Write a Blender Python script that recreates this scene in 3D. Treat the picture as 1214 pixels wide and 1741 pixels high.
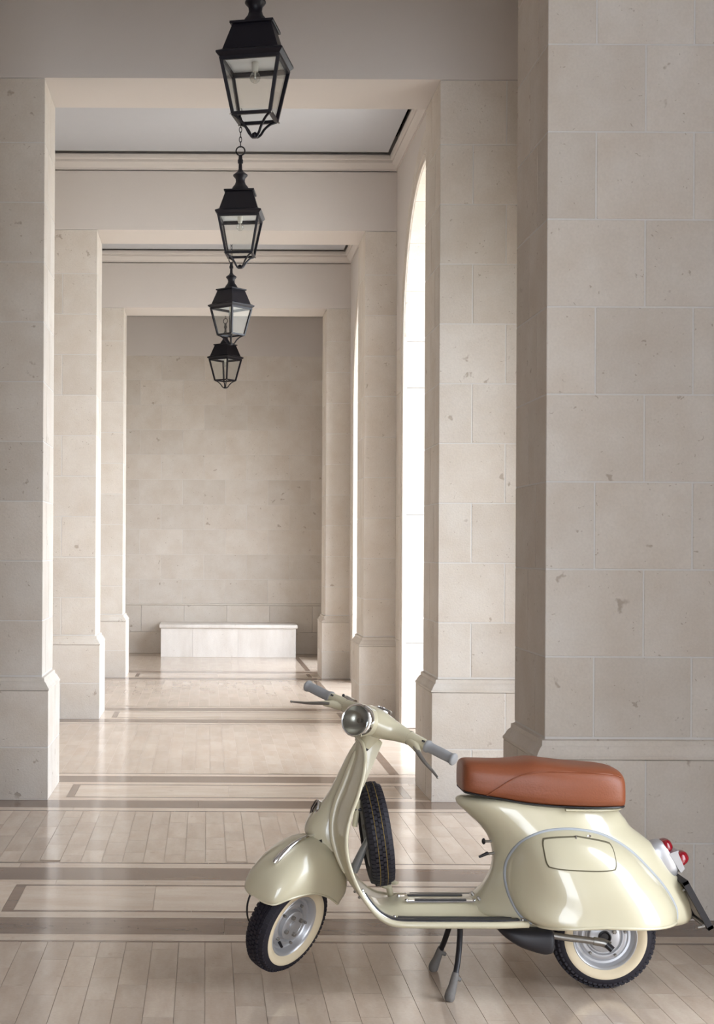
import bpy, bmesh, math, random
import numpy as np
from mathutils import Vector, Matrix

for o in list(bpy.data.objects):
    bpy.data.objects.remove(o, do_unlink=True)
scene = bpy.context.scene
COL = scene.collection
R = math.radians

# ------------------------------------------------------------------ camera
CAM_H = 1.61                      # eye height; the nave runs along +Y
cam_data = bpy.data.cameras.new('camera')
cam = bpy.data.objects.new('camera', cam_data)
COL.objects.link(cam)
cam.location = (0.0, 0.0, CAM_H)
cam.rotation_euler = (R(90), R(-0.28), 0)
cam_data.sensor_fit = 'VERTICAL'
cam_data.sensor_height = 36.0
cam_data.lens = 2500.0 / 1741.0 * 36.0
cam_data.shift_x = 255.0 / 1741.0
cam_data.shift_y = 63.5 / 1741.0
cam_data.clip_end = 500
scene.camera = cam

# ------------------------------------------------------------------ sky (overcast) and exposure
world = bpy.data.worlds.new('world')
scene.world = world
world.use_nodes = True
_wn = world.node_tree.nodes
_bg = _wn.get('Background') or _wn.new('ShaderNodeBackground')
_bg.inputs[0].default_value = (0.83, 0.90, 1.0, 1)
_bg.inputs[1].default_value = 10.5

def portal(name, loc, rot, sx, sy):
    """a light portal marks an opening for sky sampling; it gives off no light itself"""
    l = bpy.data.lights.new(name, 'AREA')
    l.shape = 'RECTANGLE'
    l.size, l.size_y = sx, sy
    l.cycles.is_portal = True
    o = bpy.data.objects.new(name, l)
    COL.objects.link(o)
    o.location, o.rotation_euler = loc, rot
    return o

vs = scene.view_settings
vs.view_transform = 'Standard'
vs.look = 'None'
vs.exposure = 0.02
vs.gamma = 1.0
vs.use_curve_mapping = False
scene.cycles.use_denoising = True
scene.cycles.max_bounces = 12
scene.cycles.diffuse_bounces = 8
scene.cycles.glossy_bounces = 6
scene.cycles.transmission_bounces = 8
scene.cycles.transparent_max_bounces = 16
scene.cycles.sample_clamp_indirect = 8.0

# ------------------------------------------------------------------ materials
def lin(r, g, b):
    f = lambda c: (c / 255 / 12.92) if c / 255 <= 0.04045 else ((c / 255 + 0.055) / 1.055) ** 2.4
    return (f(r), f(g), f(b), 1.0)

MATS = {}
def pmat(name, col, rough=0.5, metal=0.0, coat=0.0, spec=0.5, bump=0.0, bscale=60.0, vary=0.0, coat_rough=0.05, transmission=0.0):
    m = bpy.data.materials.new(name)
    m.use_nodes = True
    nt = m.node_tree
    b = nt.nodes['Principled BSDF']
    b.inputs['Base Color'].default_value = col
    b.inputs['Roughness'].default_value = rough
    b.inputs['Metallic'].default_value = metal
    b.inputs['Specular IOR Level'].default_value = spec
    b.inputs['Coat Weight'].default_value = coat
    b.inputs['Coat Roughness'].default_value = coat_rough
    b.inputs['Transmission Weight'].default_value = transmission
    tc = nt.nodes.new('ShaderNodeTexCoord')
    n = nt.nodes.new('ShaderNodeTexNoise')
    n.inputs['Scale'].default_value = bscale
    n.inputs['Detail'].default_value = 5
    nt.links.new(tc.outputs['Object'], n.inputs['Vector'])
    if vary:
        mx = nt.nodes.new('ShaderNodeMix'); mx.data_type = 'RGBA'; mx.blend_type = 'MULTIPLY'
        mx.inputs[0].default_value = 1.0
        mx.inputs[6].default_value = col
        cr = nt.nodes.new('ShaderNodeMapRange')
        cr.inputs[3].default_value = 1 - vary; cr.inputs[4].default_value = 1 + vary
        nt.links.new(n.outputs['Fac'], cr.inputs[0])
        nt.links.new(cr.outputs[0], mx.inputs[7])
        nt.links.new(mx.outputs[2], b.inputs['Base Color'])
    if bump:
        bp = nt.nodes.new('ShaderNodeBump')
        bp.inputs['Strength'].default_value = bump
        bp.inputs['Distance'].default_value = 0.002
        nt.links.new(n.outputs['Fac'], bp.inputs['Height'])
        nt.links.new(bp.outputs[0], b.inputs['Normal'])
    MATS[name] = m
    return m

def stone(name, c1, c2, c3, rough, fossils=0.35, bump=0.25, rnd=0.10, use_attr=False, streak=None, rough_var=0.0, spec=0.5):
    """limestone: slow cloudy tone, fossil blotches and pits, one tone for each block"""
    m = bpy.data.materials.new(name)
    m.use_nodes = True
    nt = m.node_tree; N = nt.nodes.new; Lk = nt.links.new
    b = nt.nodes['Principled BSDF']
    b.inputs['Specular IOR Level'].default_value = spec
    geo = N('ShaderNodeNewGeometry')
    if use_attr:
        at = N('ShaderNodeAttribute'); at.attribute_name = 'tone'
        rand = at.outputs['Fac']
    else:
        oi = N('ShaderNodeObjectInfo'); rand = oi.outputs['Random']
    off = N('ShaderNodeVectorMath'); off.operation = 'MULTIPLY_ADD'
    cx = N('ShaderNodeCombineXYZ')
    for i in range(3): Lk(rand, cx.inputs[i])
    Lk(cx.outputs[0], off.inputs[0]); off.inputs[1].default_value = (37.0, 53.0, 71.0)
    Lk(geo.outputs['Position'], off.inputs[2])
    vec = off.outputs[0]
    n1 = N('ShaderNodeTexNoise'); n1.inputs['Scale'].default_value = 3.5; n1.inputs['Detail'].default_value = 6; n1.inputs['Roughness'].default_value = 0.6
    if streak:
        mp = N('ShaderNodeMapping'); mp.inputs['Scale'].default_value = streak
        Lk(vec, mp.inputs[0]); Lk(mp.outputs[0], n1.inputs['Vector'])
    else:
        Lk(vec, n1.inputs['Vector'])
    r1 = N('ShaderNodeMapRange'); r1.inputs[1].default_value = 0.32; r1.inputs[2].default_value = 0.68
    Lk(n1.outputs['Fac'], r1.inputs[0])
    mix1 = N('ShaderNodeMix'); mix1.data_type = 'RGBA'
    Lk(r1.outputs[0], mix1.inputs[0]); mix1.inputs[6].default_value = c1; mix1.inputs[7].default_value = c2
    # fine grain
    n2 = N('ShaderNodeTexNoise'); n2.inputs['Scale'].default_value = 90; n2.inputs['Detail'].default_value = 3
    Lk(vec, n2.inputs['Vector'])
    # fossil blotches
    dn = N('ShaderNodeTexNoise'); dn.inputs['Scale'].default_value = 18; dn.inputs['Detail'].default_value = 2
    Lk(vec, dn.inputs['Vector'])
    dv = N('ShaderNodeVectorMath'); dv.operation = 'MULTIPLY_ADD'; dv.inputs[1].default_value = (0.15, 0.15, 0.12)
    Lk(dn.outputs['Color'], dv.inputs[0]); Lk(vec, dv.inputs[2])
    vo = N('ShaderNodeTexVoronoi'); vo.inputs['Scale'].default_value = 7.5; vo.inputs['Randomness'].default_value = 1.0
    Lk(dv.outputs[0], vo.inputs['Vector'])
    sep = N('ShaderNodeSeparateColor'); Lk(vo.outputs['Color'], sep.inputs[0])
    sz = N('ShaderNodeMapRange'); sz.inputs[1].default_value = 0.70; sz.inputs[2].default_value = 1.0; sz.inputs[3].default_value = 0.0; sz.inputs[4].default_value = 0.19
    Lk(sep.outputs[0], sz.inputs[0])
    lt = N('ShaderNodeMath'); lt.operation = 'SUBTRACT'; Lk(sz.outputs[0], lt.inputs[0]); Lk(vo.outputs['Distance'], lt.inputs[1])
    bl = N('ShaderNodeMapRange'); bl.inputs[1].default_value = -0.03; bl.inputs[2].default_value = 0.07; bl.inputs[3].default_value = 0; bl.inputs[4].default_value = fossils
    Lk(lt.outputs[0], bl.inputs[0])
    # small flecks
    v2 = N('ShaderNodeTexVoronoi'); v2.inputs['Scale'].default_value = 34
    Lk(dv.outputs[0], v2.inputs['Vector'])
    s2 = N('ShaderNodeSeparateColor'); Lk(v2.outputs['Color'], s2.inputs[0])
    z2 = N('ShaderNodeMapRange'); z2.inputs[1].default_value = 0.72; z2.inputs[2].default_value = 1.0; z2.inputs[3].default_value = 0; z2.inputs[4].default_value = 0.26
    Lk(s2.outputs[0], z2.inputs[0])
    l2 = N('ShaderNodeMath'); l2.operation = 'SUBTRACT'; Lk(z2.outputs[0], l2.inputs[0]); Lk(v2.outputs['Distance'], l2.inputs[1])
    b2 = N('ShaderNodeMapRange'); b2.inputs[1].default_value = -0.02; b2.inputs[2].default_value = 0.08; b2.inputs[3].default_value = 0; b2.inputs[4].default_value = fossils * 0.9
    Lk(l2.outputs[0], b2.inputs[0])
    mxx = N('ShaderNodeMath'); mxx.operation = 'MAXIMUM'; Lk(bl.outputs[0], mxx.inputs[0]); Lk(b2.outputs[0], mxx.inputs[1])
    mix2 = N('ShaderNodeMix'); mix2.data_type = 'RGBA'
    Lk(mxx.outputs[0], mix2.inputs[0]); Lk(mix1.outputs[2], mix2.inputs[6]); mix2.inputs[7].default_value = c3
    # per block tone and fine grain
    tone = N('ShaderNodeMapRange'); tone.inputs[3].default_value = 1 - rnd; tone.inputs[4].default_value = 1 + rnd
    Lk(rand, tone.inputs[0])
    gr = N('ShaderNodeMapRange'); gr.inputs[1].default_value = 0.25; gr.inputs[2].default_value = 0.75; gr.inputs[3].default_value = 0.955; gr.inputs[4].default_value = 1.035
    Lk(n2.outputs['Fac'], gr.inputs[0])
    mu = N('ShaderNodeMath'); mu.operation = 'MULTIPLY'; Lk(tone.outputs[0], mu.inputs[0]); Lk(gr.outputs[0], mu.inputs[1])
    mix3 = N('ShaderNodeMix'); mix3.data_type = 'RGBA'; mix3.blend_type = 'MULTIPLY'; mix3.inputs[0].default_value = 1
    Lk(mix2.outputs[2], mix3.inputs[6]); Lk(mu.outputs[0], mix3.inputs[7])
    Lk(mix3.outputs[2], b.inputs['Base Color'])
    if rough_var:
        rr = N('ShaderNodeMapRange'); rr.inputs[3].default_value = rough - rough_var; rr.inputs[4].default_value = rough + rough_var
        Lk(n1.outputs['Fac'], rr.inputs[0]); Lk(rr.outputs[0], b.inputs['Roughness'])
    else:
        b.inputs['Roughness'].default_value = rough
    if bump:
        hs = N('ShaderNodeMath'); hs.operation = 'MULTIPLY_ADD'; hs.inputs[1].default_value = -1.2
        Lk(mxx.outputs[0], hs.inputs[0]); Lk(n2.outputs['Fac'], hs.inputs[2])
        bp = N('ShaderNodeBump'); bp.inputs['Strength'].default_value = bump; bp.inputs['Distance'].default_value = 0.004
        Lk(hs.outputs[0], bp.inputs['Height']); Lk(bp.outputs[0], b.inputs['Normal'])
    MATS[name] = m
    return m

ST_WALL = stone('limestone_ashlar', lin(206, 199, 190), lin(197, 187, 175), lin(152, 137, 122), 0.8, fossils=0.65, bump=0.35, rnd=0.05, spec=0.2)
ST_BENCH = stone('limestone_bench', lin(224, 219, 213), lin(210, 203, 195), lin(176, 165, 153), 0.55, fossils=0.4, bump=0.2, rnd=0.03, streak=(1.5, 1.5, 0.5))
MORTAR = pmat('lime_mortar', lin(206, 203, 199), 0.9, spec=0.1, vary=0.06)
PLASTER = pmat('beige_plaster', lin(202, 195, 189), 0.85, spec=0.15, bump=0.08, bscale=120, vary=0.02)
BOUNCE_CUT = pmat('dark_bounce_cut', lin(112, 92, 76), 0.5, vary=0.12, bscale=4)  # dark tone for an unseen wall, chosen to cut bounced light
CEIL = pmat('grey_white_ceiling_paint', lin(184, 185, 189), 0.8, spec=0.15, vary=0.015, bscale=8)
FL_LIGHT = stone('polished_cream_marble', lin(199, 183, 166), lin(180, 160, 142), lin(156, 134, 116), 0.14, fossils=0.35, bump=0.0, rnd=0.075, streak=(2.2, 0.5, 1), rough_var=0.05)
FL_PALE = stone('polished_pale_marble', lin(206, 191, 174), lin(188, 168, 150), lin(160, 139, 121), 0.14, fossils=0.3, bump=0.0, rnd=0.05, streak=(0.6, 2.0, 1), rough_var=0.05)
FL_DARK = stone('polished_brown_marble', lin(132, 112, 97), lin(106, 87, 75), lin(84, 67, 56), 0.14, fossils=0.4, bump=0.0, rnd=0.07, streak=(0.5, 2.2, 1), rough_var=0.05)
FL_FAR = stone('polished_cream_marble_far', lin(199, 183, 166), lin(180, 160, 142), lin(156, 134, 116), 0.14, fossils=0.2, bump=0.0, rnd=0.06, use_attr=True, streak=(2.2, 0.5, 1), rough_var=0.05)
FL_BED = pmat('floor_bedding', lin(160, 144, 128), 0.6, vary=0.1)
GRAVEL = pmat('pale_gravel', lin(196, 190, 178), 0.9, spec=0.1, bump=0.5, bscale=40, vary=0.1)
GAP_SHADE = pmat('painted_gap_shade', lin(18, 17, 17), 0.9, spec=0.0)  # near-black colour paints the shade inside the ceiling gaps

# ------------------------------------------------------------------ mesh helpers
def link_mesh(name, me, mat, parent=None, loc=(0, 0, 0)):
    o = bpy.data.objects.new(name, me)
    COL.objects.link(o)
    if mat is not None and len(me.materials) == 0:
        me.materials.append(mat)
    o.parent = parent
    o.location = loc
    return o

def mesh_obj(name, verts, faces, mat, parent=None, smooth=None, loc=(0, 0, 0), solid=0.0, recalc=True):
    me = bpy.data.meshes.new(name)
    me.from_pydata([tuple(v) for v in verts], [], faces)
    bm = bmesh.new(); bm.from_mesh(me)
    bmesh.ops.remove_doubles(bm, verts=bm.verts, dist=1e-6)
    if recalc:
        bmesh.ops.recalc_face_normals(bm, faces=bm.faces)
    if solid:
        bmesh.ops.solidify(bm, geom=bm.faces[:], thickness=solid)
        bmesh.ops.recalc_face_normals(bm, faces=bm.faces)
    bm.to_mesh(me); bm.free()
    if smooth is not None:
        me.shade_smooth()
        me.set_sharp_from_angle(angle=R(smooth))
    return link_mesh(name, me, mat, parent, loc)

class MB:
    """collects shapes that become ONE mesh object"""
    def __init__(s): s.v = []; s.f = []
    def add(s, v, f):
        n = len(s.v); s.v += [tuple(p) for p in v]; s.f += [tuple(i + n for i in q) for q in f]
        return s
    def box(s, x0, x1, y0, y1, z0, z1):
        v = [(x, y, z) for x in (x0, x1) for y in (y0, y1) for z in (z0, z1)]
        return s.add(v, [(0, 1, 3, 2), (4, 6, 7, 5), (0, 4, 5, 1), (2, 3, 7, 6), (0, 2, 6, 4), (1, 5, 7, 3)])
    def rings(s, rs, closed=True, cap0=False, cap1=False):
        n = len(rs[0]); v = [p for r in rs for p in r]; f = []
        for i in range(len(rs) - 1):
            for j in range(n if closed else n - 1):
                k = (j + 1) % n
                f.append((i * n + j, i * n + k, (i + 1) * n + k, (i + 1) * n + j))
        if cap0: f.append(tuple(range(n))[::-1])
        if cap1: f.append(tuple((len(rs) - 1) * n + j for j in range(n)))
        return s.add(v, f)
    def tube(s, path, rad, n=10, caps=True, flat=1.0, up=None):
        P = [Vector(p) for p in path]
        rad = [rad] * len(P) if not hasattr(rad, '__len__') else rad
        T = []
        for i in range(len(P)):
            t = (P[min(i + 1, len(P) - 1)] - P[max(i - 1, 0)])
            T.append(t.normalized() if t.length > 1e-9 else Vector((0, 0, 1)))
        u = Vector(up) if up else (Vector((0, 0, 1)) if abs(T[0].z) < 0.9 else Vector((1, 0, 0)))
        rs = []
        for i in range(len(P)):
            u = (u - T[i] * u.dot(T[i])).normalized()
            w = T[i].cross(u)
            rs.append([P[i] + (w * math.cos(a) + u * math.sin(a) * flat) * rad[i] for a in [2 * math.pi * k / n for k in range(n)]])
        return s.rings(rs, True, caps, caps)
    def strip(s, path, half_w, h, side=(0, 1, 0), nrm=None):
        """flat bar: width along `side`, height along the path normal"""
        P = [Vector(p) for p in path]; rs = []
        for i in range(len(P)):
            t = (P[min(i + 1, len(P) - 1)] - P[max(i - 1, 0)]).normalized()
            sd = Vector(side); sd = (sd - t * sd.dot(t)).normalized()
            nn = t.cross(sd)
            if nrm is not None and nn.dot(Vector(nrm)) < 0: nn = -nn
            rs.append([P[i] - sd * half_w, P[i] + sd * half_w, P[i] + sd * half_w * 0.8 + nn * h, P[i] - sd * half_w * 0.8 + nn * h])
        return s.rings(rs, True, True, True)
    def lathe(s, prof, n=48, fn=None, closed=False):
        """prof: (axial, radius) pairs; fn(a, p, q) -> point"""
        fn = fn or (lambda a, p, q: (p, q, a))
        rs = [[fn(a, r * math.cos(2 * math.pi * k / n), r * math.sin(2 * math.pi * k / n)) for k in range(n)] for a, r in prof]
        if closed: rs.append(rs[0])
        return s.rings(rs, True)
    def ball(s, c, r, n=12):
        pr = [(-r * math.cos(math.pi * i / n), max(1e-5, r * math.sin(math.pi * i / n))) for i in range(n + 1)]
        return s.lathe(pr, n * 2, lambda a, p, q: (c[0] + p, c[1] + q, c[2] + a))
    def obj(s, name, mat, parent=None, smooth=35, loc=(0, 0, 0), solid=0.0, bevel=0.0, seg=1):
        o = mesh_obj(name, s.v, s.f, mat, parent, None, loc, solid)
        if bevel:
            bm = bmesh.new(); bm.from_mesh(o.data)
            es = [e for e in bm.edges if len(e.link_faces) == 2 and e.calc_face_angle(0) > R(30)]
            bmesh.ops.bevel(bm, geom=es, offset=bevel, segments=seg, affect='EDGES', profile=0.5)
            bm.to_mesh(o.data); bm.free()
        if smooth is not None:
            o.data.shade_smooth(); o.data.set_sharp_from_angle(angle=R(smooth))
        return o

def catmull(pts, n):
    """smooth curve through pts (any dimension), n samples"""
    P = np.array(pts, float)
    d = np.r_[0, np.cumsum(np.linalg.norm(np.diff(P, axis=0), axis=1) ** 0.5)]
    ts = np.linspace(0, d[-1], n); out = []
    m = np.zeros_like(P)
    for i in range(len(P)):
        a, b_ = max(i - 1, 0), min(i + 1, len(P) - 1)
        m[i] = (P[b_] - P[a]) / (d[b_] - d[a])
    for t in ts:
        i = min(max(np.searchsorted(d, t) - 1, 0), len(P) - 2)
        h = d[i + 1] - d[i]; s = (t - d[i]) / h
        out.append((2 * s**3 - 3 * s**2 + 1) * P[i] + (s**3 - 2 * s**2 + s) * h * m[i] + (-2 * s**3 + 3 * s**2) * P[i + 1] + (s**3 - s**2) * h * m[i + 1])
    return [tuple(map(float, p)) for p in out]

def lerp_tab(tab, x):
    return float(np.interp(x, [t[0] for t in tab], [t[1] for t in tab]))

def tag(o, label=None, cat=None, group=None, kind=None):
    if label: o['label'] = label
    if cat: o['category'] = cat
    if group: o['group'] = group
    if kind: o['kind'] = kind
    return o

def empty(name, loc):
    o = bpy.data.objects.new(name, None)
    COL.objects.link(o); o.location = loc; o.empty_display_size = 0.1
    return o

_cache = {}
def block_mesh(dx, dy, dz, bev, mat, key):
    k = (round(dx, 3), round(dy, 3), round(dz, 3), key)
    if k not in _cache:
        bm = bmesh.new()
        bmesh.ops.create_cube(bm, size=1.0)
        bmesh.ops.scale(bm, vec=(dx, dy, dz), verts=bm.verts)
        if bev:
            bmesh.ops.bevel(bm, geom=bm.edges[:], offset=bev, segments=1, affect='EDGES')
        me = bpy.data.meshes.new(key); bm.to_mesh(me); bm.free()
        me.materials.append(mat)
        _cache[k] = me
    return _cache[k]

def block(name, x0, x1, y0, y1, z0, z1, mat, parent, bev=0.003, gap=0.005):
    g = gap / 2
    me = block_mesh(x1 - x0 - gap, y1 - y0 - gap, z1 - z0 - gap, bev, mat, name)
    o = bpy.data.objects.new(name, me); COL.objects.link(o)
    o.parent = parent
    o.location = ((x0 + x1) / 2 - parent.location.x, (y0 + y1) / 2 - parent.location.y, (z0 + z1) / 2 - parent.location.z)
    return o

rng = random.Random(7)

# ------------------------------------------------------------------ layout (metres)
YE, YA, YB, YC, YD = 6.785, 9.787, 14.29, 18.79, 22.72     # pier rows and back wall
YZ = 2.285                                                   # the row behind the camera's near edge
XL, XR = -1.055, 1.487                                       # inner pier faces
HD = 0.32                                                    # half depth of a pier shaft
XWR, XWO = 1.79, 2.40                                        # arcade wall, inner and outer face
XNL = -4.50                                                  # unseen near hall, widened to cut light bounced from the left
XWL = -1.90                                                  # closed side wall
ZT = 4.64                                                    # top of piers, underside of beams
ZC = 5.37                                                    # ceiling
COURSES = [0.79] + [0.76 + 0.385 * k for k in range(1, 10)] + [ZT]

# ------------------------------------------------------------------ floor
floor = MB().box(XNL - 0.3, XWO + 0.65, -7.0, YD + 0.3, -0.12, -0.0025).obj('floor', FL_BED, None, None)
tag(floor, 'polished cream marble plank floor with dark brown inlaid bands', 'floor', kind='structure')

def fslab(name, x0, x1, y0, y1, mat, gap=0.002):
    me = block_mesh(x1 - x0 - gap, y1 - y0 - gap, 0.024, 0.0, mat, name)
    o = bpy.data.objects.new(name, me); COL.objects.link(o); o.parent = floor
    o.location = ((x0 + x1) / 2, (y0 + y1) / 2, -0.012)
    return o

def band_row(yc, x0, x1, visible=True):
    """inlaid bands across the nave between two piers"""
    rows = []
    for s in (-1, 1):
        rows += [(s, 0.235, 0.265, FL_DARK, 'thin_brown_strip', 1.6, True), (s, 0.265, 0.365, FL_PALE, 'pale_border_slab', 1.35, False),
                 (s, 0.365, 0.640, FL_DARK, 'brown_band_slab', 1.5, False), (s, 0.640, 0.740, FL_PALE, 'pale_border_slab', 1.35, False),
                 (s, 0.740, 0.766, FL_DARK, 'thin_brown_strip', 1.6, False)]
    for s, a, b_, mat, nm, ln, panel in rows:
        xa, xb = (-0.905, 1.335) if panel else (x0, x1)
        cuts = [xa]; x = xa + rng.uniform(0.3, 1.0) * ln
        while x < xb - 0.35:
            cuts.append(x); x += ln * rng.uniform(0.85, 1.15)
        cuts.append(xb)
        ya, yb = sorted((yc + s * a, yc + s * b_))
        for i in range(len(cuts) - 1):
            fslab(nm, cuts[i], cuts[i + 1], ya, yb, mat)
        if panel:       # pale stone beside the panel, up to the pier feet
            fslab('pale_border_slab', x0, -0.905, ya, yb, FL_PALE); fslab('pale_border_slab', 1.335, x1, ya, yb, FL_PALE)
    fslab('pale_border_slab', x0, -0.905, yc - 0.235, yc + 0.235, FL_PALE)
    fslab('pale_border_slab', 1.335, x1, yc - 0.235, yc + 0.235, FL_PALE)
    fslab('brown_end_bar', -0.905, -0.855, yc - 0.235, yc + 0.235, FL_DARK)
    fslab('brown_end_bar', 1.285, 1.335, yc - 0.235, yc + 0.235, FL_DARK)
    xs = [-0.855, -0.855 + 0.62 * 1.0, 0.35, 1.285] if yc < 8 else [-0.855, 0.15, 1.285]
    for i in range(len(xs) - 1):
        fslab('panel_slab', xs[i], xs[i + 1], yc - 0.235, yc + 0.235, FL_PALE)

for yc in (YE, YA, YB, YC):
    band_row(yc, XNL if yc < 10 else XWL, XWO + 0.6 if yc < 10 else XWR)

far = []            # planks past the picking distance: (x0, x1, y0, y1)
n_near = [0]
def plank_field(x0, x1, y0, y1, w, near):
    nx = round((x1 - x0) / w); w = (x1 - x0) / nx
    for i in range(nx):
        xa = x0 + i * w; y = y0 - rng.uniform(0.0, 0.3)
        while y < y1:
            ln = rng.choice((0.27, 0.33, 0.40, 0.46))
            ya, yb = max(y, y0), min(y + ln, y1)
            y += ln
            if yb - ya < 0.06: continue
            if y1 - yb < 0.06: yb = y1
            if near and near(xa, xa + w, ya, yb) and n_near[0] < 300:
                fslab('floor_plank', xa, xa + w, ya, yb, FL_LIGHT, 0.0018); n_near[0] += 1
            else:
                far.append((xa, xa + w, ya, yb))

def in_view(xa, xb, ya, yb):
    ym = (ya + yb) / 2
    return -352 * ym / 2500 - 0.12 < (xa + xb) / 2 < 862 * ym / 2500 + 0.12 and yb > 4.95

plank_field(XNL, XWO + 0.6, -6.9, YE - 0.766, 0.107, in_view)
plank_field(XNL, XWO + 0.6, YE + 0.766, YA - 0.766, 0.107, in_view)
for ya, yb in ((YA + 0.766, YB - 0.766), (YB + 0.766, YC - 0.766), (YC + 0.766, YD - 0.62)):
    plank_field(XWL, 1.316, ya, yb, 0.107, None)
    fslab('thin_brown_strip', 1.316, 1.385, ya, yb, FL_DARK)
    c = ya
    while c < yb - 0.02:
        d = min(c + 0.95, yb)
        fslab('pale_border_slab', 1.385, XWR, c, d, FL_PALE); c = d
fslab('brown_band_slab', XWL, XWR, YD - 0.62, YD - 0.40, FL_DARK)
fslab('pale_border_slab', XWL, XWR, YD - 0.40, YD, FL_PALE)
mb = MB(); tones = []
for xa, xb, ya, yb in far:
    g = 0.0005
    mb.add([(xa + g, ya + g, 0), (xb - g, ya + g, 0), (xb - g, yb - g, 0), (xa + g, yb - g, 0)], [(0, 1, 2, 3)])
    tones.append(rng.random())
fp = mb.obj('floor_plank_field', FL_FAR, floor, None)
tag(fp, kind='stuff')
at = fp.data.attributes.new('tone', 'FLOAT', 'FACE')
at.data.foreach_set('value', tones[:len(fp.data.polygons)])

# ------------------------------------------------------------------ piers
def pier(name, label, x0, x1, yc, corner, cut_a, cut_b):
    p = empty(name, ((x0 + x1) / 2, yc, 0))
    tag(p, label, 'pillar', kind='structure')
    px = p.location.x
    core = MB().box(x0 + 0.0045 - px, x1 - 0.0045 - px, -HD + 0.0045, HD - 0.0045, 0.0, ZT)
    core.box(x0 - 0.0405 - px, x1 + 0.0405 - px, -HD - 0.0405, HD + 0.0405, 0.0, 0.695)
    core.obj('mortar_core', MORTAR, p, None)
    def courses(z0, z1, row, e):
        a, b_ = x0 - e, x1 + e
        base = XR if corner == 'l' else XL
        sgn = 1 if corner == 'l' else -1
        cuts = sorted([c for c in (base + sgn * (cut_a if row % 2 else cut_b) + sgn * 0.43 * k for k in range(0, 6)) if a + 0.14 < c < b_ - 0.14])
        xs = [a] + cuts + [b_]
        ym = yc - HD + (0.20 if row % 2 else 0.36)
        for i in range(len(xs) - 1):
            block('stone_block', xs[i], xs[i + 1], yc - HD - e, ym, z0, z1, ST_WALL, p)
            block('stone_block', xs[i], xs[i + 1], ym, yc + HD + e, z0, z1, ST_WALL, p)
    courses(0.0, 0.335, 1, 0.045)
    courses(0.335, 0.70, 0, 0.045)
    for k in range(len(COURSES) - 1):
        courses(COURSES[k], COURSES[k + 1], k + 1, 0.0)
    prof = [(0.045, 0.70), (0.045, 0.712), (0.040, 0.716), (0.034, 0.728), (0.024, 0.745), (0.013, 0.756), (0.012, 0.772), (0.010, 0.778), (0.002, 0.780), (-0.006, 0.784), (-0.006, 0.79)]
    rs = []
    for e, z in prof:
        a, b_, c, d = x0 - e - px, x1 + e - px, -HD - e, HD + e
        rs.append([(a, c, z), (b_, c, z), (b_, d, z), (a, d, z)])
    MB().rings(rs, True, True, True).obj('base_moulding', ST_WALL, p, 30)
    return p

pier('pillar_1', 'broad limestone pillar standing directly behind the scooter, cropped by the picture edge', XR, XWO + 0.25, YE, 'l', 0.217, 0.434)
pier('pillar_2', 'limestone pillar out of frame across from the broad pillar', -1.95, XL, YE, 'r', 0.43, 0.645)
pier('pillar_3', 'limestone pillar partly hidden by the broad pillar, beside the scooter handlebar', XR, XWO, YA, 'l', 0.215, 0.430)
pier('pillar_4', 'limestone pillar cut off by the edge opposite the scooter front, bright reveal', -1.95, XL, YA, 'r', 0.43, 0.645)
pier('pillar_5', 'limestone pillar just past the first arched opening, above the headlight', XR, XWR + 0.25, YB, 'l', 0.60, 0.80)
pier('pillar_6', 'limestone pillar of the middle row on the closed wall side', -1.95, XL, YB, 'r', 0.33, 0.645)
pier('pillar_7', 'farthest slim limestone pillar beside the second arched opening', XR, XWR + 0.25, YC, 'l', 0.60, 0.80)
pier('pillar_8', 'farthest limestone pillar on the closed wall side near the bench', -1.95, XL, YC, 'r', 0.43, 0.645)

# ------------------------------------------------------------------ beams, cornices, ceiling
CORN = [(0.0, 5.212), (0.014, 5.212), (0.014, 5.228), (0.022, 5.236), (0.030, 5.252), (0.046, 5.268), (0.056, 5.276), (0.056, 5.300), (0.070, 5.306), (0.076, 5.318), (0.076, 5.346), (0.0, 5.346)]
def beam(n, yc):
    b_ = MB().box((XWL if yc > 7 else XNL) + 0.001, XWR + 0.3, yc - HD + 0.03, yc + HD - 0.03, 5.19, 5.6)
    b_.box(XWL if yc > 7 else XNL, XWR if yc > 10 else XWO + 0.1, yc - HD, yc + HD, ZT + 0.002, 5.200)
    o = b_.obj('beam_%d' % n, PLASTER, None, None)
    return tag(o, 'smooth beige plaster beam across the nave, row %s' % ['in front', 'above the nearest pillars', 'in the middle', 'farthest before the back wall'][n - 1], 'beam', kind='structure')
for n, y in enumerate((YE, YA, YB, YC)):
    beam(n + 1, y)

ceil_ = MB().box(XNL - 0.3, XWO + 0.7, -7.3, YD + 0.3, 5.55, 5.75).obj('ceiling', GAP_SHADE, None, None)  # slab coloured near-black so the slots round the panels look shaded
tag(ceil_, 'pale grey flat ceiling panels between the beams', 'ceiling', kind='structure')
BAYS = [(-6.95, YE - HD), (YE + HD, YA - HD), (YA + HD, YB - HD), (YB + HD, YC - HD), (YC + HD, YD)]
for i, (ya, yb) in enumerate(BAYS):
    xa, xb = (XWL if i > 1 else XNL), (XWR if i > 1 else 2.45)
    rs = []
    for e, z in CORN:
        rs.append([(xa + e, ya + e + 0, z), (xb - e, ya + e, z), (xb - e, yb - e, z), (xa + e, yb - e, z)])
    c = MB().rings(rs, True).obj('cornice_%d' % (i + 1), PLASTER, None, 30)
    tag(c, 'moulded plaster cornice around the ceiling of the %s bay' % ['nearest', 'lantern passage', 'first arched', 'second arched', 'bench'][i], 'cornice', kind='structure')
    g = 0.076 + 0.075
    pb = MB().box(xa + 0.106, xb - 0.106, ya + g, yb - g, 5.350, 5.40).obj('ceiling_panel', CEIL, ceil_, None)

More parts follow.
